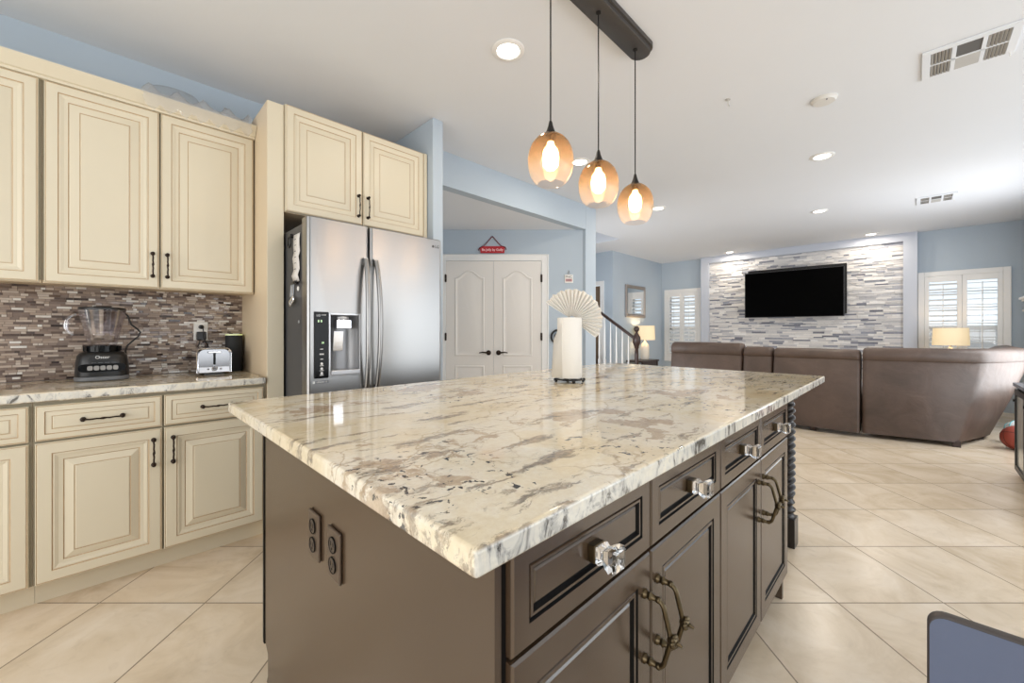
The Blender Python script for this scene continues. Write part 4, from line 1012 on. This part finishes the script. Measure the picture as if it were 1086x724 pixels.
# lamp beside the far window, lamp and console by the stairs
def table_lamp(name, label, loc, rt, rb, hs, zs, base, bm_, power):
    r = thing(name, label, 'lamp', loc)
    MB().lathe(base, seg=24).build('base', bm_, r, world=False)
    MB().tube([(0, 0, base[-1][1] - .01), (0, 0, zs + hs * .9)], .008, 8).build('stem', silver_m, r, world=False)
    MB().lathe([(rb, zs), (rt, zs + hs)], seg=40, cap=False).build('lamp_shade', shade_m, r, world=False)
    MB().sphere((0, 0, zs + hs * .45), .035, 12, 8).build('bulb', bulb_m, r, world=False)
    add_light(r, (0, 0, zs + hs * .45 + .05), power, (1, .78, .5), 'POINT', .05)
    return r
rt_ = thing('side_table', 'dark side table behind the sofa corner under the drum lamp', 'table', (8.66, -.37, 0))
MB().box(-.22, .22, -.22, .22, .56, .60).build('table_top', table_m, rt_, world=False, bevel=.004)
for a in (-1, 1):
    for b in (-1, 1): MB().box(a * .19 - .02, a * .19 + .02, b * .19 - .02, b * .19 + .02, 0, .56).build('leg', table_m, rt_, world=False)
table_lamp('table_lamp', 'drum-shaded lamp glowing behind the sofa before the right window', (8.66, -.37, .60), .180, .190, .25, .365, [(.08, 0), (.09, .02), (.10, .12), (.07, .25), (.03, .31), (.02, .34)], white_m, 1.6)
cn = thing('console_table', 'dark console table under the framed wall mirror', 'table', (7.78, 3.97, 0))
MB().box(-.36, .36, -.19, .17, .545, .58).build('table_top', table_m, cn, world=False, bevel=.004)
for a in (-1, 1):
    for b in (-.16, .14): MB().box(a * .31 - .02, a * .31 + .02, b - .02, b + .02, 0, .545).build('leg', table_m, cn, world=False)
MB().box(-.31, .31, -.17, -.15, .44, .545).build('apron', table_m, cn, world=False)
table_lamp('table_lamp', 'cream-shaded lamp on the dark console by the stair newel', (7.84, 3.95, .58), .19, .20, .29, .41, [(.06, 0), (.075, .01), (.085, .04), (.085, .26), (.07, .32), (.03, .36), (.015, .40)], M('ivory_ceramic', (236, 228, 214), .4), 8)
mr = thing('wall_mirror', 'rectangular pewter-framed mirror on the blue wall by the stairs', 'mirror', (7.84, 4.17, 1.79))
m = MB().rings(-.42, .42, -.335, .335, -.001, [(0, 0, 0), (0, .02, 0), (.01, .03, 0), (.05, .03, 0), (.07, .012, 0)]); m.build('frame', frame_m, mr, world=False, angle=25)
MB().box(-.35, .35, -.0175, -.0135, -.265, .265).build('glass', mirror_m, mr, world=False, smooth=False)

# mantel shelf at the far right wall, with an oval mirror over it
mt = thing('mantel', 'white stepped mantel at the far right wall corner', 'mantel', (8.3, -1.15, 0))
MB().box(7.6, 8.92, -1.149, -1.02, 1.60, 1.635).box(7.63, 8.89, -1.149, -1.04, 1.575, 1.60).box(7.66, 8.93, -1.149, -1.05, 1.44, 1.465).box(7.68, 8.88, -1.149, -1.07, 1.465, 1.575).build('shelf', white_m, mt, bevel=.006)
MB().box(8.70, 8.88, -1.149, -1.09, 0, 1.44).box(7.7, 7.88, -1.149, -1.09, 0, 1.44).build('pilaster', white_m, mt, bevel=.004)
ov = thing('oval_mirror', 'white oval mirror above the mantel at the picture edge', 'mirror', (8.4, -1.10, 2.1))
def ovl(rx, rz_, y): return [(rx * math.cos(2 * PI * k / 40), y, rz_ * math.sin(2 * PI * k / 40)) for k in range(40)]
MB().loft([ovl(.40, .44, -.045), ovl(.41, .45, .02), ovl(.37, .41, .05), ovl(.33, .37, .03)]).build('frame', white_m, ov, world=False, angle=60)
MB().loft([ovl(.33, .37, .0305), ovl(.05, .05, .032)]).build('glass', mirror_m, ov, world=False)

# balls beside the sofa
bb = thing('basketball', 'orange-red basketball on the floor behind the sofa corner', 'ball', (6.32, -.72, .118))
MB().sphere((0, 0, 0), .118, 32, 20).build('ball', rub_m, bb, world=False, angle=180)
m = MB()
for ax in range(3):
    m.tube([{0: (.1175 * math.cos(a), .1175 * math.sin(a), 0), 1: (.1175 * math.cos(a), 0, .1175 * math.sin(a)), 2: (0, .1175 * math.cos(a), .1175 * math.sin(a))}[ax] for a in [2 * PI * k / 40 for k in range(40)]], .0025, 6, closed=True)
for s in (-1, 1):
    pts = []
    for k in range(40):
        a = 2 * PI * k / 40; v = Vector((.62 * s * .118, .09 * math.cos(a), .09 * math.sin(a))); v = v + Vector((s * .028 * math.cos(2 * a), 0, 0)); pts.append(v.normalized() * .1175)
    m.tube(pts, .0025, 6, closed=True)
o = m.build('seam', M('ball_seam', (70, 34, 30), .6), bb, world=False); bb.rotation_euler = (.5, .3, .6)
bc = thing('volleyball', 'white and teal ball behind the basketball', 'ball', (6.66, -.78, .125))
MB().sphere((0, 0, 0), .122, 32, 20).build('ball', M('white_ball_skin', (226, 232, 232), .5), bc, world=False, angle=180)
m = MB()
for q in (-.055, 0, .055):
    r_ = (.1225 ** 2 - q * q) ** .5; m.tube([(q, r_ * math.cos(2 * PI * k / 40), r_ * math.sin(2 * PI * k / 40)) for k in range(40)], .004, 6, closed=True)
m.build('stripe', M('teal_stripe', (70, 160, 165), .5), bc, world=False); bc.rotation_euler = (.3, .4, .9); bc.location.z = .1225

# black media cabinet at the right edge
cb = thing('display_cabinet', 'black cabinet with pale glossy doors at the right picture edge', 'cabinet', (4.6, -.78, 0))
CX0, CX1, CY0, CY1 = 3.9, 5.24, -1.0, -.575
MB().box(CX0, CX1, CY0, CY1 - .02, .03, .72).build('carcass', blackp_m, cb, bevel=.003)
MB().box(CX0 - .01, CX1 + .01, CY0, CY1 + .005, .722, .75).build('table_top', M('slate_top', (96, 104, 118), .25, var=.05), cb, bevel=.003)
for k in range(3):
    a = CX0 + .02 + k * .435; b = a + .425
    d = MB().box(a, a + .05, CY1 - .019, CY1, .05, .70).box(b - .05, b, CY1 - .019, CY1, .05, .70).box(a + .05, b - .05, CY1 - .019, CY1, .05, .09).box(a + .05, b - .05, CY1 - .019, CY1, .655, .70).build('door', blackp_m, cb, smooth=False)
    MB().box(a + .05, b - .05, CY1 - .014, CY1 - .008, .09, .655).build('door_panel', M('pale_glass_panel', (176, 174, 168), .12, var=.05), d, smooth=False)
    MB().box(b - .045, b - .015, CY1, CY1 + .012, .60, .62).build('latch', black_m, d, bevel=.002)
MB().box(CX0 + .02, CX1 - .02, CY0 + .02, CY1 - .04, 0, .03).build('plinth', stair_m, cb)

# dark dining chair at the lower right corner, back towards the camera
ch = thing('dining_chair', 'slate blue vinyl dining chair at the lower right corner', 'chair', (.95, -.26, 0))
def rr(x, y0, y1, z0, z1, R, n=6):
    pts = []
    for (cy, cz, a0) in ((y1 - R, z1 - R, 0), (y0 + R, z1 - R, PI / 2), (y0 + R, z0 + R, PI), (y1 - R, z0 + R, 1.5 * PI)):
        for k in range(n + 1): a = a0 + PI / 2 * k / n; pts.append((x, cy + R * math.cos(a), cz + R * math.sin(a)))
    return pts
MB().loft([rr(.7185, -.501, -.015, .337, .820, .015), rr(.7165, -.503, -.013, .336, .821, .016)], True).build('back_panel', vinyl_m, ch, angle=50)
MB().loft([rr(.7185, -.503, -.013, .336, .821, .016), rr(.721, -.505, -.011, .334, .823, .017), rr(.731, -.505, -.011, .334, .823, .017), rr(.735, -.500, -.016, .338, .818, .014)], True).build('backrest', vinyle_m, ch, angle=50)
MB().box(.737, 1.20, -.50, -.02, .40, .475).build('seat', vinyl_m, ch, bevel=.02, seg=3)
for x, y in ((.745, -.49), (.745, -.03), (1.17, -.47), (1.17, -.05)): MB().loft([[(x - .018, y - .018, 0), (x + .018, y - .018, 0), (x + .018, y + .018, 0), (x - .018, y + .018, 0)], [(x - .022, y - .02, .40), (x + .022, y - .02, .40), (x + .022, y + .02, .40), (x - .022, y + .02, .40)]]).build('leg', table_m, ch)
